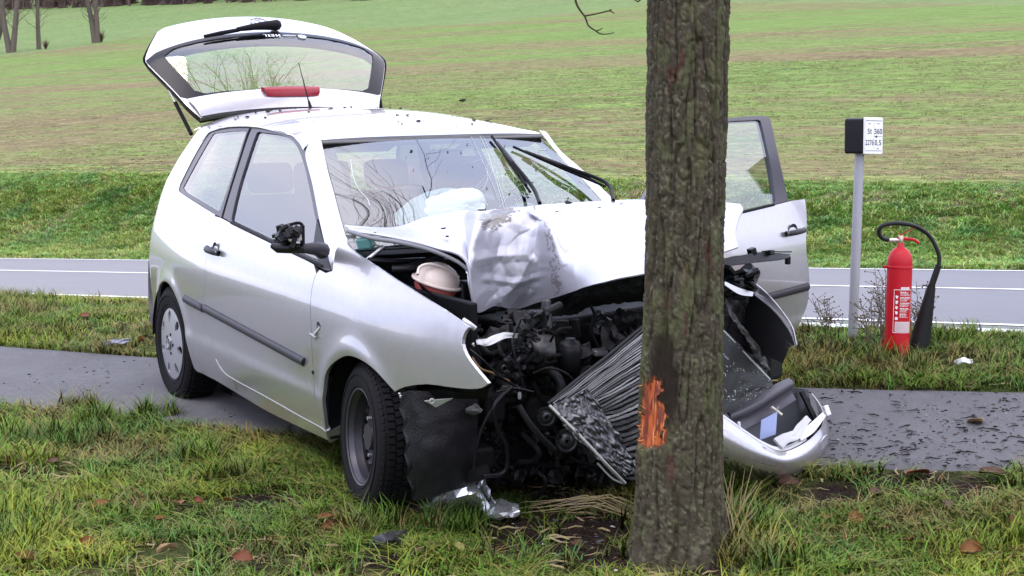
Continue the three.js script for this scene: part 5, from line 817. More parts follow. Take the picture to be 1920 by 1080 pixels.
// ================================================================ the struck tree
const TB = onH(1270, 1046), TZ = TB.z, trunkAxis = (y) => { const t = y - TB.y; return [TB.x + 0.013 * t, TZ + 0.006 * t]; };
const trunkR = table([-0.2, 0, 0.06, 0.15, 0.35, 0.7, 1.2, 1.8, 2.6, 3.4], [0.215, 0.182, 0.168, 0.157, 0.147, 0.137, 0.1335, 0.136, 0.13, 0.12]);
const yAt = (v) => { const d = ray(1278, v); return CAMY + d.y * (TZ / d.z); };
const W0 = yAt(830), W1 = yAt(705), S1 = yAt(625);
function woundMask(th, y) { // opened wood on the side facing the car; th 0 faces the camera, negative is to its left
  const n = 0.6 * (fbm(th * 7, y * 34, 3, 4) - 0.5), t = (y - W0) / (W1 - W0); if (t < -0.1 || t > 1.15) return 0;
  const c = lerp(-1.06, -0.92, t), w = lerp(0.6, 0.34, sstep(0.1, 1, t)) + n * 1.3; return (1 - sstep(0.75, 1.05, Math.abs(th - c) / Math.max(w, 0.02))) * sstep(-0.05, 0.03, t + n * 0.25) * (1 - sstep(0.9, 1.04, t + n * 0.3));
}
function bruise(th, y) { const n = fbm(th * 4, y * 9, 8, 3) - 0.5, d = Math.hypot((th + 0.62 + n * 0.5) / 0.5, (y - lerp(W0, S1, 0.62)) / 0.2); return 1 - sstep(0.55, 1.05, d + n * 0.9); }
{
  const tree = thing('roadside_tree', 'thick rough barked trunk with an orange impact wound standing before the car', 'tree', [TB.x, TB.y, TZ]);
  const nu = 250, nv = 500, pos = [], col = [], idx = [], Y0 = -0.12, Y1 = 3.3;
  for (let j = 0; j <= nv; j++) {
    const jj = j / nv, y = TB.y + (jj < 0.86 ? lerp(Y0, 2.05, jj / 0.86) : lerp(2.05, Y1, (jj - 0.86) / 0.14)), [ax, az] = trunkAxis(y), R0_ = trunkR(y - TB.y);
    for (let i = 0; i <= nu; i++) {
      const th = (i === nu ? 0 : i) / nu * 6.2832, cx = Math.sin(th), cz = Math.cos(th), a = th > Math.PI ? th - 6.2832 : th;
      const wx = cx * 3.1, wz = cz * 3.1, wob = 0.5 * (fbm(wx * 1.3, y * 5, wz * 1.3, 2) - 0.5);
      const f1 = Math.abs(2 * vn(wx * 1.5 + wob * 1.6, y * 4.2, wz * 1.5 + wob * 1.6) - 1), f2 = Math.abs(2 * vn(wx * 2.3 + wob, y * 15, wz * 2.3 + 7) - 1), pl = fbm(wx * 2.1, y * 34, wz * 2.1, 3), gr = fbm(wx * 6, y * 120, wz * 6, 3);
      let d = 0.016 * Math.min(1, f1 * 6) + 0.008 * Math.min(1, f2 * 4) + 0.010 * (pl - 0.5) + 0.008 * (gr - 0.5) - 0.018;
      d += 0.02 * (vn(cx * 1.6 + 5, y * 1.6, cz * 1.6) - 0.5);
      const wm = woundMask(a, y), br = bruise(a, y); d = lerp(d, -0.012, Math.max(wm, br * 0.75));
      if (y - TB.y < 0.3) d += 0.03 * (1 - (y - TB.y) / 0.3) * (vn(cx * 2.2 + 3, 1, cz * 2.2) - 0.3);
      const R = R0_ + d; pos.push(ax + cx * R - TB.x, y - TB.y, az + cz * R - TZ);
      // bark, lichen, moss: matter with its own outlines
      const li = fbm(wx * 5 + 3, y * 105, wz * 5, 3), li2 = fbm(wx * 0.8 + 9, y * 11, wz * 0.8, 3), mo = fbm(wx * 1.0, y * 9, wz * 1.0 + 4, 4), red = fbm(wx * 1.3, y * 9, wz * 1.3 + 11, 3);
      let c = mixc([0.032, 0.026, 0.018], [0.062, 0.053, 0.036], gr); c = mixc(c, [0.12, 0.12, 0.075], sstep(0.54, 0.72, li + 0.3 * (li2 - 0.5)) * 0.7); c = mixc(c, [0.075, 0.08, 0.035], sstep(0.5, 0.66, mo) * 0.55); c = mixc(c, [0.06, 0.022, 0.018], sstep(0.7, 0.78, red) * 0.6);
      c = mixc(c, [0.014, 0.009, 0.007], br * 0.9); c = mixc(c, [0.16, 0.045, 0.014], wm);
      col.push(...c);
    }
  }
  for (let j = 0; j < nv; j++) for (let i = 0; i < nu; i++) { const a = j * (nu + 1) + i, b = a + nu + 1; idx.push(a, a + 1, b, b, a + 1, b + 1); }
  const g = geo(pos, idx); { const N = g.attributes.normal; for (let j = 0; j <= nv; j++) { const a = j * (nu + 1), b = a + nu; const n = V3(N.getX(a) + N.getX(b), N.getY(a) + N.getY(b), N.getZ(a) + N.getZ(b)).normalize(); N.setXYZ(a, n.x, n.y, n.z); N.setXYZ(b, n.x, n.y, n.z); } }
  g.setAttribute('color', new THREE.Float32BufferAttribute(col, 3));
  const bark = new THREE.MeshPhysicalMaterial({ vertexColors: true, roughness: 0.9, specularIntensity: 0.25 });
  const tk = mesh('trunk', g, bark, tree);
  // torn wood inside the wound
  const wpos = [], wcol = [], widx = [], NU = 90, NV = 130; let vi = 0; const at = new Map();
  for (let j = 0; j <= NV; j++) for (let i = 0; i <= NU; i++) {
    const th = lerp(-1.85, -0.25, i / NU), y = lerp(W0 - 0.03, W1 + 0.02, j / NV), m = woundMask(th, y); if (m < 0.2) continue;
    const [ax, az] = trunkAxis(y), fib = fbm(th * 40, y * 9, 2, 3), R = trunkR(y - TB.y) - 0.006 + 0.016 * (fib - 0.5) + 0.012 * (fbm(th * 8, y * 16, 5, 3) - 0.5), n2 = fbm(th * 14, y * 22, 7, 3);
    let c = mixc([0.16, 0.02, 0.004], [0.4, 0.085, 0.014], sstep(0.3, 0.7, n2)); c = mixc(c, [0.66, 0.28, 0.1], sstep(0.66, 0.78, fib) * 0.8); c = mixc(c, [0.12, 0.025, 0.01], sstep(0.6, 0.75, fbm(th * 7, y * 30, 9, 3)));
    wpos.push(ax + Math.sin(th) * R - TB.x, y - TB.y, az + Math.cos(th) * R - TZ); wcol.push(...c); at.set(j * (NU + 1) + i, vi++);
  }
  for (let j = 0; j < NV; j++) for (let i = 0; i < NU; i++) { const k = [j * (NU + 1) + i, j * (NU + 1) + i + 1, (j + 1) * (NU + 1) + i, (j + 1) * (NU + 1) + i + 1].map((q) => at.get(q)); if (k.every((q) => q !== undefined)) widx.push(k[0], k[1], k[2], k[2], k[1], k[3]); }
  const wg = geo(wpos, widx); wg.setAttribute('color', new THREE.Float32BufferAttribute(wcol, 3));
  const wd = mesh('impact_wound', wg, new THREE.MeshStandardMaterial({ vertexColors: true, roughness: 0.7 }), tk); wd.userData.label = 'fresh orange wood laid bare by the impact';
  const r = RNG(55), spl = [];
  for (let i = 0; i < 26; i++) { const low = i % 2, th = low ? lerp(-1.75, -0.75, r()) : lerp(-1.7, -1.2, r()), y = low ? lerp(W0 - 0.02, W0 + 0.05, r()) : lerp(W0, W1, r()), [ax, az] = trunkAxis(y), R = trunkR(y - TB.y) - 0.008, a = [ax + Math.sin(th) * R - TB.x, y - TB.y, az + Math.cos(th) * R - TZ], l = 0.008 + 0.018 * r(), b = [a[0] + Math.sin(th) * l * (0.3 + r()), a[1] + l * (r() - (low ? 0.7 : 0.3)), a[2] + Math.cos(th) * l * r()]; const gb = bar(a, b, 0.003 + 0.003 * r(), 0.0004, 4); paintGeo(clean(gb), mixc([0.3, 0.05, 0.01], [0.62, 0.2, 0.06], r())); spl.push(clean(gb)); spl[spl.length - 1].setAttribute('color', gb.attributes.color ?? paintGeo(spl[spl.length - 1], [0.5, 0.15, 0.04]).attributes.color); }
  const sp_ = mesh('splinters', spl, new THREE.MeshStandardMaterial({ vertexColors: true, roughness: 0.7 }), tk); sp_.userData.kind = 'stuff';
  // crown: bare winter branches spreading over the scene
  const limbs = [], cr = RNG(1234);
  function branch(p, dir, len, rad, lvl) {
    const n = lvl < 2 ? 7 : lvl < 4 ? 5 : 4, pts = [p.clone()], rr = [rad]; let d = dir.clone(), q = p.clone();
    for (let i = 1; i <= n; i++) { d.add(V3((cr() - 0.5) * 0.42, (cr() - 0.42) * 0.3, (cr() - 0.5) * 0.42)).normalize(); q = q.clone().addScaledVector(d, len / n); pts.push(q); rr.push(rad * (1 - 0.72 * i / n)); if (lvl < 5 && (i > 1 || lvl === 0) && rad > 0.004) { const k = lvl < 3 ? 1 + (cr() < 0.5 ? 1 : 0) : 1; for (let c = 0; c < k; c++) { const nd = d.clone().add(V3(cr() - 0.5, (cr() - 0.45) * 0.7, cr() - 0.5).multiplyScalar(1.7)).normalize(); branch(q, nd, len * (0.42 + 0.2 * cr()), rr[i] * (0.5 + 0.2 * cr()), lvl + 1); } } }
    limbs.push(taperTube(pts, rr, lvl < 2 ? 7 : 4));
  }
  const top = trunkAxis(TB.y + 3.2);
  for (const [a, el, len, ro] of [[0.3, 0.9, 3.6, 0.085], [2.1, 0.7, 3.4, 0.06], [3.5, 0.75, 4.6, 0.05], [4.3, 0.7, 4.8, 0.05], [5.5, 1.2, 3.8, 0.09]]) branch(V3(top[0] - TB.x, 3.15 , top[1] - TZ), V3(Math.cos(a) * Math.cos(el), Math.sin(el), Math.sin(a) * Math.cos(el)), len, ro, 0);
  // low bough over the car; its last twig hangs into view
  const tw = (l) => l.map(([u, v, dz]) => { const d = ray(u, v), k = (TZ + (dz ?? 0)) / d.z; return V3(d.x * k - TB.x, CAMY + d.y * k - TB.y, d.z * k - TZ); });
  const bough = [V3(0.02, 2.5, 0.02), ...tw([[1230, -190, 0.1], [1150, -140, 0.16], [1090, -70, 0.18], [1076, -20, 0.18]])]; limbs.push(taperTube(bough, [0.03, 0.016, 0.009, 0.006, 0.0045], 6));
  console.log('limbs', limbs.length);
  mesh('crown', limbs, std([0.05, 0.042, 0.036], 0.9), tree);
  const twig = [taperTube(crv(tw([[1076, -20, 0.18], [1080, 5, 0.18], [1088, 20, 0.18], [1097, 32, 0.18], [1103, 48, 0.18], [1114, 56, 0.18], [1125, 63, 0.18], [1138, 64, 0.18], [1152, 61, 0.18]]).map((p) => p.toArray()), 24), Array.from({ length: 25 }, (_, i) => lerp(0.0045, 0.0016, i / 24)), 5), taperTube(tw([[1097, 30, 0.18], [1118, 26, 0.2], [1143, 20, 0.2], [1152, 25, 0.2]]), [0.003, 0.0026, 0.0026, 0.0018], 5), taperTube(tw([[1118, 58, 0.18], [1124, 56, 0.19], [1130, 53, 0.19]]), [0.0025, 0.002, 0.0015], 5), taperTube(tw([[1143, 20, 0.2], [1147, 18, 0.2], [1144, 17, 0.2]]), [0.003, 0.002, 0.001], 4), taperTube(tw([[1220, -25, 0.1], [1205, -4, 0.1], [1196, 3, 0.1], [1188, -1, 0.1]]), [0.004, 0.003, 0.003, 0.0015], 5)];
  mesh('hanging_twig', twig, std([0.045, 0.036, 0.025], 0.9), tree);
}
// ================================================================ kilometre post
{
  const base = onH(1597, 640), k = -base.z / 1, P = (u, v, dz = 0) => { const d = ray(u, v), t = (base.z + dz) / d.z; return [d.x * t - base.x, CAMY + d.y * t - base.y, d.z * t - base.z]; };
  const post = thing('kilometre_post', 'grey tube post with a black box and white number plate beside the road', 'road sign', base.toArray());
  const rpx = 12 / FPX * -base.z; mesh('pole', [bar([0, -0.15, 0], P(1612, 282), rpx * 0.78, rpx * 0.72, 18)], std([0.34, 0.34, 0.37], 0.5, { metalness: 0.35, bumpMap: noiseFine, bumpScale: 0.004 }), post);
  // box: plates on two faces of a black prism
  const hgt = 66 / FPX * -base.z, c = P(1617, 255), w = 0.142, dp = 0.125, ang = 0.7, bxg = part('number_box', post);
  const g = new RoundedBoxGeometry(w, hgt, dp, 3, 0.012); g.rotateY(ang); g.translate(...c); mesh('housing', g, std([0.01, 0.01, 0.012], 0.35), bxg);
  const cv = document.createElement('canvas'); cv.width = 256; cv.height = 400; const x = cv.getContext('2d'); x.fillStyle = '#fbfbfb'; x.fillRect(0, 0, 256, 400); x.fillStyle = '#17171b';
  x.fillRect(10, 28, 236, 7); x.fillRect(10, 365, 236, 7); x.fillRect(128, 52, 3, 296); x.font = 'bold 84px sans-serif'; x.textAlign = 'center';
  const tx = (s, cx, cy, sx) => { x.save(); x.translate(cx, cy); x.scale(sx, 1); x.fillText(s, 0, 0); x.restore(); };
  tx('St', 66, 180, 0.85); tx('2276', 66, 306, 0.66); tx('360', 190, 180, 0.86); tx('0,5', 190, 306, 0.86); x.fillRect(150, 206, 96, 5); x.beginPath(); x.moveTo(134, 208); x.lineTo(176, 192); x.lineTo(176, 226); x.fill(); x.fillRect(170, 60, 40, 8); x.fillRect(48, 60, 32, 8); x.fillRect(170, 340, 36, 8);
  const ct = new THREE.CanvasTexture(cv); ct.colorSpace = THREE.SRGBColorSpace;
  const slab = new RoundedBoxGeometry(w * 1.02, hgt * 1.03, 0.008, 2, 0.003); slab.translate(0, 0, dp / 2 + 0.005);
  const face = new THREE.PlaneGeometry(w * 0.98, hgt * 1.0); face.translate(0, 0, dp / 2 + 0.0105);
  for (const q of [slab, face]) { q.rotateY(ang); q.translate(...c); }
  mesh('plate', slab, std([0.75, 0.75, 0.76], 0.5), bxg); mesh('print', face, std([0.8, 0.8, 0.8], 0.45, { map: ct }), bxg);
}
// ================================================================ fire extinguisher
{
  const base = onH(1685, 664), s = 1 / FPX * -base.z, P = (u, v, dz = 0) => { const d = ray(u, v), t = (base.z + dz) / d.z; return [d.x * t - base.x, CAMY + d.y * t - base.y, d.z * t - base.z]; };
  const ex = thing('fire_extinguisher', 'red fire extinguisher with black hose and horn standing on the grass strip', 'extinguisher', base.toArray());
  const red = phys([0.4, 0.004, 0.012], 0.42, { specularIntensity: 0.6 }), blk = std([0.014, 0.014, 0.015], 0.5), R = 23.5 * s;
  const A = P(1681, 664), B = P(1688.5, 462), hgt = Math.hypot(B[0] - A[0], B[1] - A[1]), lean = -Math.atan2(B[0] - A[0], B[1] - A[1]);
  const up = (g) => { g.rotateZ(lean); g.translate(A[0], A[1], A[2]); return g; };
  mesh('cylinder', up(lathe([[0, -0.02], [R * 0.97, -0.02], [R, -0.01], [R, hgt * 0.84], [R * 0.97, hgt * 0.885], [R * 0.86, hgt * 0.93], [R * 0.66, hgt * 0.965], [R * 0.42, hgt * 0.985], [R * 0.28, hgt * 0.995], [R * 0.27, hgt * 1.03], [0, hgt * 1.03]], 40)), red, ex);
  mesh('clamp_ring', [up((() => { const g = lathe([[R * 1.0, hgt * 0.795], [R * 1.035, hgt * 0.8], [R * 1.035, hgt * 0.815], [R, hgt * 0.82]], 40); return g; })()), up((() => { const g = box(0.018, 0.016, 0.016, -R - 0.012, hgt * 0.807, 0, 0, 0, 0, 0.004); return g; })())], red, ex);
  const v = part('valve', ex); mesh('body', [up(lathe([[0, hgt * 1.02], [R * 0.24, hgt * 1.02], [R * 0.22, hgt * 1.1], [0, hgt * 1.1]], 16)), bar(P(1688, 451), P(1665, 449), 0.009, 0.007)], std([0.5, 0.4, 0.3], 0.35, { metalness: 0.8 }), v);
  mesh('lever', [shell(net([[P(1683, 448, -0.008), P(1695, 438, -0.008), P(1716, 428, -0.008)], [P(1683, 448, 0.008), P(1695, 438, 0.008), P(1716, 428, 0.008)]], 10, 2), 0.005), bar(P(1684, 449), P(1690, 440), 0.007)], red, v);
  mesh('grip', [tube([P(1689, 449), P(1700, 448), P(1714, 450), P(1723, 456)], 0.0075, 16, 8)], red, v);
  mesh('coupling', bar(P(1684, 450), P(1665, 450), 0.0085, 0.0085, 12), std([0.7, 0.7, 0.72], 0.3, { metalness: 0.7 }), v);
  mesh('hose', [tube([P(1666, 450, 0.0), P(1655, 447, 0.01), P(1648, 437, 0.02), P(1651, 426, 0.03), P(1668, 419.5, 0.03), P(1695, 419.5, 0.02), P(1722, 427, 0), P(1744, 444, -0.02), P(1757, 468, -0.02), P(1761, 482, -0.02), P(1760, 497, -0.02)], 0.0105, 70, 10)], blk, ex);
  const h1 = P(1760, 497, -0.02), h2 = P(1747, 535, -0.03), h3 = P(1722, 655, -0.05);
  mesh('horn', [bar(h1, h2, 0.0155, 0.0165, 14), taperTube([h2, h2.map((c, i) => lerp(c, h3[i], 0.03)), h2.map((c, i) => lerp(c, h3[i], 0.4)), h2.map((c, i) => lerp(c, h3[i], 0.75)), h3], [0.018, 0.021, 0.034, 0.046, 0.05], 20), tube([P(1742, 540, -0.02), P(1732, 535, -0.02), P(1729, 541, -0.02)], 0.0025, 12, 5)], blk, ex);
  // printed label: frame, pictograms and lines of small type
  const cv = document.createElement('canvas'); cv.width = 256; cv.height = 512; const x = cv.getContext('2d'); x.fillStyle = '#000'; x.fillRect(0, 0, 256, 512); x.fillStyle = '#fff'; x.strokeStyle = '#fff'; x.lineWidth = 6; x.strokeRect(8, 30, 240, 470);
  const r = RNG(8); x.fillRect(90, 0, 120, 34); x.fillStyle = '#000'; for (let i = 0; i < 4; i++) x.fillRect(96, 5 + i * 8, 108, 2); x.fillStyle = '#fff';
  for (let i = 0; i < 30; i++) { const y = 50 + i * 10; if (i % 6 === 5) continue; let a = 84; const e = 150 + 90 * r(); while (a < e) { const w2 = 8 + 26 * r(); x.fillRect(a, y, w2, i % 6 ? 4 : 7); a += w2 + 5; } }
  for (let i = 0; i < 4; i++) { const y = 90 + i * 58; x.beginPath(); x.moveTo(28, y); x.lineTo(62, y + 10 * r()); x.lineTo(50, y + 40); x.lineTo(30, y + 26 + 10 * r()); x.fill(); } x.fillRect(28, 330, 34, 30);
  x.globalAlpha = 0.75; x.fillRect(30, 380, 205, 110); x.globalAlpha = 1; x.fillStyle = '#000'; for (let i = 0; i < 8; i++) x.fillRect(38, 392 + i * 12, 180, 3);
  const ct = new THREE.CanvasTexture(cv); ct.colorSpace = THREE.NoColorSpace;
  const lb = gridGeo(24, 2, (u, vv) => { const a = lerp(-0.62, 1.0, u); return [Math.sin(a) * (R + 0.001), lerp(hgt * 0.2, hgt * 0.63, vv), Math.cos(a) * (R + 0.001), u, vv]; });
  mesh('label', up(lb), std([0.72, 0.7, 0.7], 0.5, { alphaMap: ct, transparent: true }), ex);
}
// ================================================================ trees in the hollow at the left, and the wood beyond
{
  const bt = std([0.1, 0.084, 0.068], 0.9), rr = RNG(91);
  const defs = [['bare twin stemmed tree at the lower edge of the sown field', [22, 97], [[[18, 97], [8, 45], [2, -10], [-8, -90]], [[24, 97], [29, 45], [33, -10], [40, -90]]], 5.2], ['slender bare young tree between the two twin stemmed trees', [73, 91], [[[73, 91], [71, 45], [70, -10], [71, -80]]], 4], ['bare forked tree with brush round its foot on the field edge', [180, 79], [[[178, 79], [171, 35], [162, -10], [152, -80]], [[183, 79], [181, 35], [179, -10], [182, -90]]], 5], ['bare tree cut by the picture edge beside the hollow', [-22, 99], [[[-14, 98], [2, 45], [4, 0], [10, -80]]], 6]];
  for (const [label, b, stems, wpx] of defs) {
    const base = gpx(...b), t = thing('bare_tree', label, 'tree', base.toArray(), 'bare trees in the hollow'), P = (u, v) => { const d = ray(u, v), k = base.z / d.z; return V3(d.x * k - base.x, CAMY + d.y * k - base.y, 0); }, s = -base.z / FPX, tr = [], cr = [];
    for (const st of stems) {
      const p = crv(st.map((q) => P(...q).toArray()), 12).map(v3); p[0].y -= 0.3; tr.push(taperTube(p, p.map((_, i) => wpx * s * lerp(1.15, 0.55, i / 12)), 8));
      for (let i = 3; i <= 12; i++) for (let k = 0; k < 3; k++) { const a = rr() * 6.283, d = V3(Math.cos(a), 0.5 + 0.8 * rr(), Math.sin(a)).normalize(), L = (1.2 + 1.8 * rr()) * wpx / 6, q = [p[i].clone()]; for (let j = 1; j <= 4; j++) { d.add(V3(rr() - 0.5, (rr() - 0.4) * 0.6, rr() - 0.5).multiplyScalar(0.5)).normalize(); q.push(q[j - 1].clone().addScaledVector(d, L / 4)); if (j > 1) { const e = d.clone().add(V3(rr() - 0.5, rr() - 0.4, rr() - 0.5).multiplyScalar(1.5)).normalize(); cr.push(taperTube([q[j], q[j].clone().addScaledVector(e, L * 0.25), q[j].clone().addScaledVector(e, L * 0.5).add(V3(0, 0.1, 0))], [0.018, 0.012, 0.005], 3)); } } cr.push(taperTube(q, [0.035, 0.028, 0.02, 0.014, 0.007], 4)); }
    }
    for (const g of tr) mesh('trunk', g, bt, t); mesh('crown', cr, bt, t);
  }
  // brush at the feet
  for (const [u, v, w, label] of [[86, 91, 0.7, 'small brown bush beside the slender young tree'], [190, 78, 0.9, 'brown bush at the foot of the forked tree']]) { const b = gpx(u, v), l = []; for (let i = 0; i < 160; i++) { const a = rr() * 6.283, d = V3(Math.cos(a) * rr(), 0.7 + rr(), Math.sin(a) * rr()).multiplyScalar(w * (0.4 + 0.6 * rr())); l.push(taperTube([V3(d.x * 0.1, -0.05, d.z * 0.1), d.clone().multiplyScalar(0.5).add(V3(0, 0.1, 0)), d], [0.012, 0.009, 0.004], 3)); } const m = mesh('brown_bush', l, std([0.1, 0.065, 0.045], 0.9)); m.position.copy(b); tag(m, label, 'bush', 'bushes in the hollow'); }
  // the wood: slender stems and twiggy brush, too dense to count
  const tg = []; { const r2 = RNG(17); tg.push(taperTube([V3(0, -0.5, 0), V3(0.1, 3, 0), V3(-0.1, 7, 0.1), V3(0, 11, 0)], [0.16, 0.14, 0.1, 0.03], 5)); for (let i = 0; i < 46; i++) { const y = 0.3 + 10 * r2(), a = r2() * 6.283, L = 0.8 + 1.7 * r2(); tg.push(taperTube([V3(0, y, 0), V3(Math.cos(a) * L * 0.6, y + L * 0.4, Math.sin(a) * L * 0.6), V3(Math.cos(a) * L, y + L * 0.9, Math.sin(a) * L)], [0.04, 0.028, 0.008], 3)); } }
  const br = []; { const r2 = RNG(19); for (let i = 0; i < 90; i++) { const a = r2() * 6.283, L = 0.6 + 1.6 * r2(); br.push(taperTube([V3((r2() - 0.5) * 1.6, -0.1, (r2() - 0.5) * 1.6), V3(Math.cos(a) * L * 0.3, L * 0.6, Math.sin(a) * L * 0.3), V3(Math.cos(a) * L * 0.7, L, Math.sin(a) * L * 0.7)], [0.03, 0.022, 0.01], 3)); } }
  const list = [], lb = [];
  for (let i = 0; i < 620; i++) { const u = lerp(-260, 700, rr() ** 1.2), edge = lerp(20, 0, clamp((u + 40) / 640)), b = gpx(u, edge - 1), back = 1 + 0.25 * rr() ** 2, x = b.x * back, z = b.z * back, o = { x, y: H0(x, z), z, a: rr() * 6.283, k: 0.7 + 0.6 * rr(), c: mixc([0.075, 0.05, 0.045], [0.12, 0.085, 0.075], rr()) }; (i % 2 ? list : lb).push(o); }
  for (let i = 0; i < 260; i++) { const [x, z] = fromSQ(lerp(-75, 75, rr()), -42 - 14 * rr()); (i % 2 ? list : lb).push({ x, y: pnY(x, z) * 0.4 - 0.6, z, a: rr() * 6.283, k: 0.6 + 0.6 * rr(), c: mixc([0.06, 0.05, 0.04], [0.1, 0.08, 0.06], rr()) }); }
  const wm = std([1, 1, 1], 0.95); scatter('wood', [merge(tg)], list, 'leafless brown wood along the edges of the fields', wm, 'wood'); scatter('wood', [merge(br)], lb, 'brown brush along the foot of the wood', wm, 'brush');
}
// ================================================================ broken pieces, leaves and litter
const W3 = (u, v, dy = 0) => { const p = onH(u, v); p.y += dy; return p; };
{
  // lamp reflector pieces in front of the liner
  const piece = (name, label, cat, ctrl, mat, nu = 24, nv = 16, amp = 0.012, th = 0.003) => { const c = onH(...ctrl.base), rows = ctrl.rows.map((r) => r.map(([u, v, h]) => { const q = onH(u, v + (h ?? 0) * 480); return [q.x - c.x, q.y - c.y + (h ?? 0), q.z - c.z]; })), m = mesh(name, (ctrl.flat ? (q) => { const o = q.toNonIndexed(); o.computeVertexNormals(); return o; } : (q) => q)(shell(net(rows, nu, nv, (p, u, v) => [p[0] + amp * (fbm(u * 5, v * 5, 2, 3) - 0.5), p[1] + amp * (fbm(u * 6, v * 6, 7, 3) - 0.5) + (ctrl.up ?? 0.012), p[2]]), th)), mat); m.position.copy(c); return tag(m, label, cat, 'broken car parts on the ground'); };
  const mir = phys([0.72, 0.73, 0.75], 0.16, { metalness: 0.85 }), blk = phys([0.015, 0.015, 0.018], 0.25);
  piece('reflector_shard', 'bright silver lamp reflector shard lying before the wheel arch liner', 'car part', { flat: 1, up: 0.03, base: [870, 965], rows: [[[828, 948, 0.05], [858, 930, 0.11], [884, 912, 0.15]], [[822, 960, 0.03], [866, 944, 0.1], [900, 935, 0.12]], [[832, 968, 0.01], [880, 966, 0.03], [918, 962, 0.03]]] }, mir, 5, 4, 0.03);
  piece('reflector_shard', 'narrow bright reflector splinter standing beside the larger shard', 'car part', { flat: 1, up: 0.03, base: [905, 955], rows: [[[893, 925, 0.12], [906, 906, 0.16]], [[900, 946, 0.06], [920, 940, 0.08]], [[908, 962, 0.01], [934, 962, 0.03]]] }, mir, 3, 5, 0.03);
  piece('reflector_shard', 'flat pale lamp fragment lying on the dark soil', 'car part', { flat: 1, up: 0.025, base: [940, 975], rows: [[[898, 964, 0.03], [935, 950, 0.05], [970, 960, 0.04]], [[912, 978, 0.02], [942, 974, 0.04], [974, 972, 0.015]], [[928, 988, 0.0], [952, 985, 0.015], [972, 980, 0.005]]] }, mir, 5, 4, 0.025);
  piece('lamp_housing', 'broken black lamp housing under the bright reflector shards', 'car part', { base: [840, 960], rows: [[[785, 945, 0.04], [830, 925, 0.1], [895, 905, 0.14]], [[770, 960, 0.02], [830, 950, 0.06], [900, 935, 0.1]], [[790, 972, 0], [840, 970, 0.01], [900, 970, 0.01]]] }, blk, 24, 16, 0.03, 0.004);
  piece('plastic_scrap', 'twisted black plastic scrap lying in the grass before the wheel', 'car part', { base: [725, 1020], rows: [[[695, 1018, 0.03], [725, 1008, 0.05], [762, 1002, 0.03]], [[700, 1028, 0.01], [730, 1022, 0.04], [765, 1015, 0.01]], [[705, 1034, 0], [735, 1030, 0.01], [766, 1024, 0]]] }, std([0.03, 0.03, 0.034], 0.5), 24, 14, 0.03);
  piece('oval_cap', 'oval dark blue plastic cap on the soil by the trunk', 'car part', { base: [1085, 948], rows: [[[1068, 940, 0.015], [1085, 935, 0.02], [1100, 938, 0.015]], [[1066, 948, 0.01], [1085, 946, 0.02], [1104, 946, 0.01]], [[1070, 955, 0.0], [1085, 957, 0.005], [1100, 953, 0]]] }, phys([0.05, 0.05, 0.085], 0.35), 14, 14, 0.004);
  piece('trim_scrap', 'grey trim scrap lying at the edge of grass and footpath', 'car part', { base: [215, 645], rows: [[[188, 640, 0.03], [215, 634, 0.05], [245, 634, 0.03]], [[190, 648, 0.01], [218, 646, 0.03], [248, 642, 0.01]]] }, phys([0.2, 0.2, 0.24], 0.35), 20, 8, 0.03);
  piece('paper_scrap', 'crumpled white paper scrap on the strip beside the road', 'litter', { base: [1806, 682], rows: [[[1790, 678, 0.02], [1806, 674, 0.03], [1822, 678, 0.02]], [[1792, 686, 0], [1808, 686, 0.01], [1824, 685, 0]]] }, std([0.7, 0.7, 0.7], 0.9), 14, 8, 0.02);
  // dark and pale crumbs over path and soil
  const chip = (s) => { const r = RNG(s), g = new THREE.IcosahedronGeometry(1, 0), P = g.attributes.position, key = {}; for (let i = 0; i < P.count; i++) { const k = [P.getX(i), P.getY(i), P.getZ(i)].map((c) => c.toFixed(2)).join(); key[k] ??= [0.4 + r(), 0.15 + 0.35 * r(), 0.4 + r()]; P.setXYZ(i, P.getX(i) * key[k][0], P.getY(i) * key[k][1], P.getZ(i) * key[k][2]); } g.computeVertexNormals(); return g; };
  const stick = (s) => { const r = RNG(s); return taperTube([V3(-1, 0, 0), V3(-0.3, 0.05 + 0.1 * r(), 0.25 * (r() - 0.5)), V3(0.4, 0.02, 0.3 * (r() - 0.5)), V3(1, 0.03, 0.4 * (r() - 0.5))], [0.07, 0.09, 0.06, 0.03], 4); };
  const r = RNG(606), onPath = [], onSoil = [], sticks = [], hp = (x, z) => Math.max(H(x, z), pathIn(x, z) > 0 ? H0(x, z) + 0.007 : -9);
  for (let i = 0; i < 2200; i++) { const right = r() < 0.8, u = right ? lerp(1380, 1930, r()) : lerp(-10, 440, r()), v = right ? lerp(705, 900, r()) : lerp(650, 790, r()), p = gpx(u, v); if (pathIn(p.x, p.z) < 0.02) continue; if (fbm(p.x * 3, p.z * 3, 2, 3) < (right ? 0.42 : 0.52)) continue; onPath.push({ x: p.x, y: hp(p.x, p.z), z: p.z, a: r() * 6.28, k: 0.002 + 0.010 * r() ** 4, c: r() < 0.06 ? [0.3, 0.28, 0.26] : r() < 0.25 ? [0.06, 0.04, 0.03] : [0.015, 0.014, 0.015] }); }
  for (let i = 0; i < 900; i++) { const u = lerp(900, 1330, r()), v = lerp(915, 1085, r()), p = onH(u, v), s = soilAt(p.x, p.z); if (s < 0.4) continue; onSoil.push({ x: p.x, y: p.y, z: p.z, a: r() * 6.28, k: 0.003 + 0.012 * r() ** 2, c: r() < 0.12 ? [0.4, 0.38, 0.33] : r() < 0.3 ? [0.12, 0.07, 0.05] : r() < 0.4 ? [0.05, 0.055, 0.08] : [0.04, 0.026, 0.02] }); }
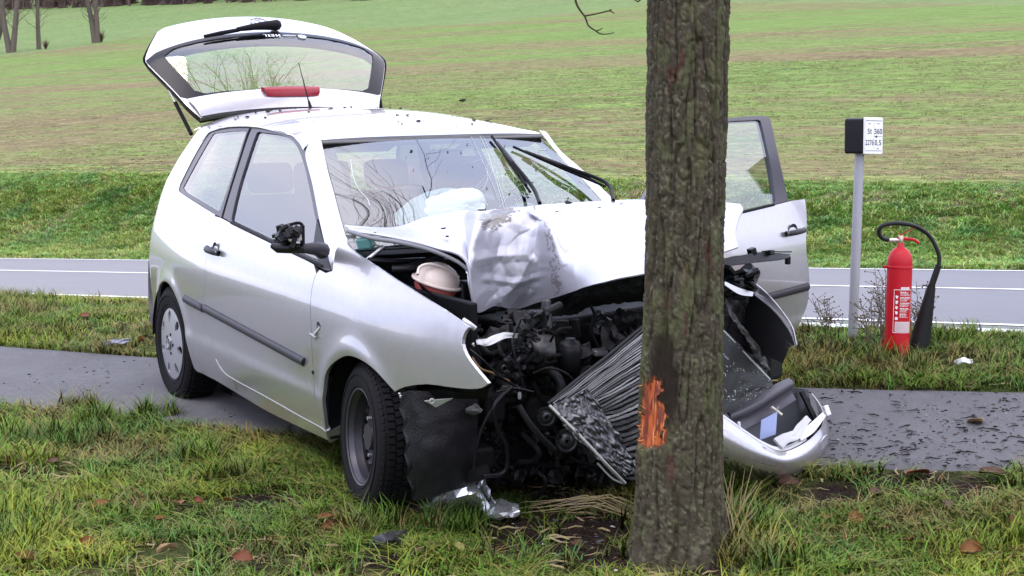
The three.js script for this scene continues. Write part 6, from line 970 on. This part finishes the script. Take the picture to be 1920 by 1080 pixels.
  for (let i = 0; i < 1500; i++) { const w = r(), u = w < 0.2 ? lerp(1400, 1930, r()) : lerp(0, 1930, r()), v = w < 0.2 ? lerp(715, 880, r()) : lerp(830, 1085, r()), p = gpx(u, v), onp = pathIn(p.x, p.z) > -0.02; sticks.push({ x: p.x, y: hp(p.x, p.z) + 0.004, z: p.z, a: r() * 6.28, k: (onp ? 0.6 : 1) * (0.015 + 0.05 * r() ** 2), c: onp || r() < 0.3 ? [0.025, 0.02, 0.017] : [0.26, 0.21, 0.11], rz: (r() - 0.5) * 0.2 }); }
  const lm = std([1, 1, 1], 0.85);
  scatter('path_debris', [1, 2, 3].map(chip), onPath, 'dark crumbs of soil and plastic strewn over the footpath', lm, 'debris');
  scatter('soil_debris', [4, 5].map(chip), onSoil, 'stones and chips on the churned soil by the trunk', lm, 'debris');
  scatter('twig_litter', [1, 2, 3].map(stick), sticks, 'small twigs and stalks scattered on path and verge', lm, 'litter');
  // tile of crumbs thrown onto roof, bonnet and tailgate belongs to the car
  const bits = [], bt = (p, k) => { const g = chip(Math.floor(r() * 90)); g.scale(k, k, k); g.rotateY(r() * 6); g.translate(...p); bits.push(g); };
  for (let i = 0; i < 60; i++) { const x = lerp(-2.6, -1.1, r()), z = lerp(-0.5, 0.5, r()); bt([x, roofY(x, z) + 0.003, z], 0.004 + 0.012 * r() ** 2); }
  for (const [u, v, k] of [[604, 240, 0.014], [605, 256, 0.012], [545, 214, 0.016], [568, 214, 0.012], [680, 203, 0.016], [765, 212, 0.014], [868, 220, 0.014], [936, 224, 0.012]]) { const d = cRay(u, v); let t = 6; for (; t < 12; t += 0.01) { const q = [cO.x + d.x * t, cO.y + d.y * t, cO.z + d.z * t]; if (q[1] < roofY(q[0], q[2])) { bt([q[0], roofY(q[0], q[2]) + 0.004, q[2]], k); break; } } }
  for (const [u, v, x, k] of [[1060, 384, -0.2, 0.022], [1120, 393, -0.1, 0.01], [835, 447, -0.02, 0.012], [828, 432, -0.1, 0.012], [700, 440, -0.2, 0.008], [1160, 386, -0.15, 0.01], [1040, 400, -0.08, 0.008]]) { const p = atX(u, v, x); p[0] += 0.02; p[1] += 0.01; bt(p, k); }
  for (let i = 0; i < 40; i++) { const a = lerp(-0.9, 0.5, r()), b = lerp(0.1, 0.95, r()), p = ws(a, b); bt([p[0] + 0.003, p[1] + 0.003, p[2]], 0.002 + 0.006 * r() ** 2); }
  const cb = mesh('soil_crumbs', bits, std([0.03, 0.024, 0.02], 0.9), car); cb.userData.kind = 'stuff';
}
// fallen leaves one can pick out
{
  const leafGeo = (s) => { const r = RNG(s), w = 0.28 + 0.12 * r(), cu = 0.25 + 0.5 * r(), tw = (r() - 0.5) * 0.8; return shell(gridGeo(7, 10, (u, v) => { const a = (u - 0.5) * 2, hw = w * Math.pow(Math.sin(Math.PI * Math.min(v * 0.94 + 0.04, 1)), 0.75) * (1 + 0.12 * Math.sin(v * 22)); return [a * hw + 0.06 * Math.sin(v * 3), cu * 0.35 * a * a * w * 3 + cu * 0.22 * Math.sin(v * 3) + tw * a * v * 0.2, v - 0.5]; }), 0.012); };
  const lg = [1, 2, 3, 4, 5].map(leafGeo), mats = [[0.11, 0.034, 0.012], [0.14, 0.058, 0.015], [0.07, 0.034, 0.022], [0.22, 0.15, 0.075], [0.2, 0.19, 0.05]].map((c) => std(c, 0.55, { bumpMap: noiseFine, bumpScale: 0.003 }));
  const spots = [[400, 905, 38, 0], [562, 918, 30, 0], [190, 960, 34, 1], [45, 1065, 46, 0], [315, 1050, 44, 3], [455, 1062, 44, 0], [880, 785, 26, 1], [337, 957, 34, 1], [430, 955, 28, 1], [372, 955, 24, 0], [1720, 902, 62, 0], [1860, 905, 56, 2], [1550, 985, 34, 1], [1605, 990, 40, 1], [1820, 1050, 50, 1], [1705, 1026, 40, 1], [1222, 1062, 62, 3], [610, 985, 34, 1], [615, 1000, 30, 0], [265, 650, 24, 1], [160, 600, 22, 0], [1660, 660, 30, 1], [1480, 920, 44, 2], [1830, 810, 40, 3], [165, 1035, 34, 1], [620, 1040, 30, 3], [100, 880, 26, 2], [520, 880, 24, 1], [240, 905, 22, 1], [1240, 1015, 26, 0], [880, 985, 36, 0], [860, 1042, 30, 4], [1080, 1035, 34, 2], [1460, 1000, 30, 2], [1385, 975, 28, 1], [1640, 935, 30, 2], [1780, 960, 34, 2], [1900, 990, 34, 0], [780, 1050, 34, 2], [300, 990, 24, 1]];
  const r = RNG(21), tone = ['red brown', 'orange brown', 'dark brown', 'pale tan', 'yellow green'];
  spots.forEach(([u, v, px, c], i) => { const p = onH(u, v), onp = pathIn(p.x, p.z) > 0, m = mesh('fallen_leaf', lg[i % 5].clone(), mats[c]); const s = px / FPX * -p.z * 0.95; m.position.set(p.x, p.y + (onp ? 0.035 : 0.028), p.z); m.scale.setScalar(s); m.rotation.set((r() - 0.3) * 0.9, r() * 6.283, (r() - 0.5) * 0.8); const marks = [['the trunk', TB], ['the black liner', onH(820, 930)], ['the torn bumper', onH(1460, 900)], ['the rear wheel', onH(345, 748)], ['the extinguisher', onH(1685, 664)], ['the footpath', onH(160, 790)], ['the footpath', onH(1750, 880)], ['the sill', onH(520, 830)]]; let near = ['', 0.75]; for (const [n, q] of marks) { const d = q.distanceTo(m.position); if (d < near[1]) near = [n, d]; }
    const size = px >= 44 ? 'large ' : px < 28 ? 'small ' : '', where = (onp ? 'lying on the footpath' : soilAt(p.x, p.z) > 0.4 ? 'lying on bare soil' : v < 720 ? 'lying on the grass strip' : 'lying in verge grass') + (near[0] && !(onp && near[0] === 'the footpath') ? ' near ' + near[0] : ' away from the car'); tag(m, `${size}${tone[c]} fallen leaf ${where}`, 'leaf', `${size}${tone[c]} fallen leaves ${where}`); });
}
// dry weeds beside the extinguisher and long pale stalks at the trunk
{
  const r = RNG(88), weed = (u, v, h, label) => { const b = onH(u, v), l = []; for (let i = 0; i < 9; i++) { const a = r() * 6.28, L = h * (0.5 + 0.5 * r()), t = V3(Math.cos(a) * 0.12 * r(), L, Math.sin(a) * 0.12 * r()); l.push(taperTube([V3(0, -0.02, 0), t.clone().multiplyScalar(0.5).add(V3(0.01, 0, 0)), t], [0.0026, 0.002, 0.0012], 4)); for (let k = 0; k < 9; k++) { const q = t.clone().multiplyScalar(0.4 + 0.6 * r()), e = q.clone().add(V3((r() - 0.5) * 0.12, 0.05 * r(), (r() - 0.5) * 0.12)); l.push(taperTube([q, e], [0.002, 0.001], 3)); const s = new THREE.IcosahedronGeometry(0.003 + 0.003 * r(), 0); s.translate(e.x, e.y, e.z); l.push(s); } } const m = mesh('dry_weed', l, std([0.16, 0.13, 0.09], 0.9)); m.position.copy(b); tag(m, label, 'weed', 'dry weeds by the road'); };
  weed(1652, 655, 0.42, 'dry brown weed between the grey post and extinguisher'); weed(1628, 648, 0.26, 'low dry weed at the foot of the grey post'); weed(1718, 650, 0.34, 'dry weed behind the black horn of the extinguisher'); weed(1550, 640, 0.22, 'low dry weed between the open door and grey post');
  const st = []; for (let i = 0; i < 16; i++) { const b = W3(lerp(1180, 1215, r()), lerp(950, 975, r())), d = -0.25 - 0.2 * r(); st.push(taperTube([b, b.clone().add(V3(d * 0.4, 0.05 + 0.03 * r(), 0.03)), b.clone().add(V3(d, 0.02 + 0.03 * r(), 0.06 * r()))], [0.003, 0.0026, 0.001], 4)); }
  for (let i = 0; i < 26; i++) { const b = W3(lerp(1345, 1385, r()), lerp(1000, 1045, r())), t = b.clone().add(V3((r() - 0.4) * 0.18, 0.12 + 0.16 * r(), (r() - 0.5) * 0.1)); st.push(taperTube([b, b.clone().lerp(t, 0.5).add(V3(0, 0.03, 0)), t], [0.0028, 0.0024, 0.001], 4)); }
  tag(mesh('dry_grass_stalks', st, std([0.3, 0.24, 0.13], 0.85)), 'straw coloured dry stalks lying at the foot of the trunk', 'grass', null, 'stuff');
}
renderer.render(scene, camera);
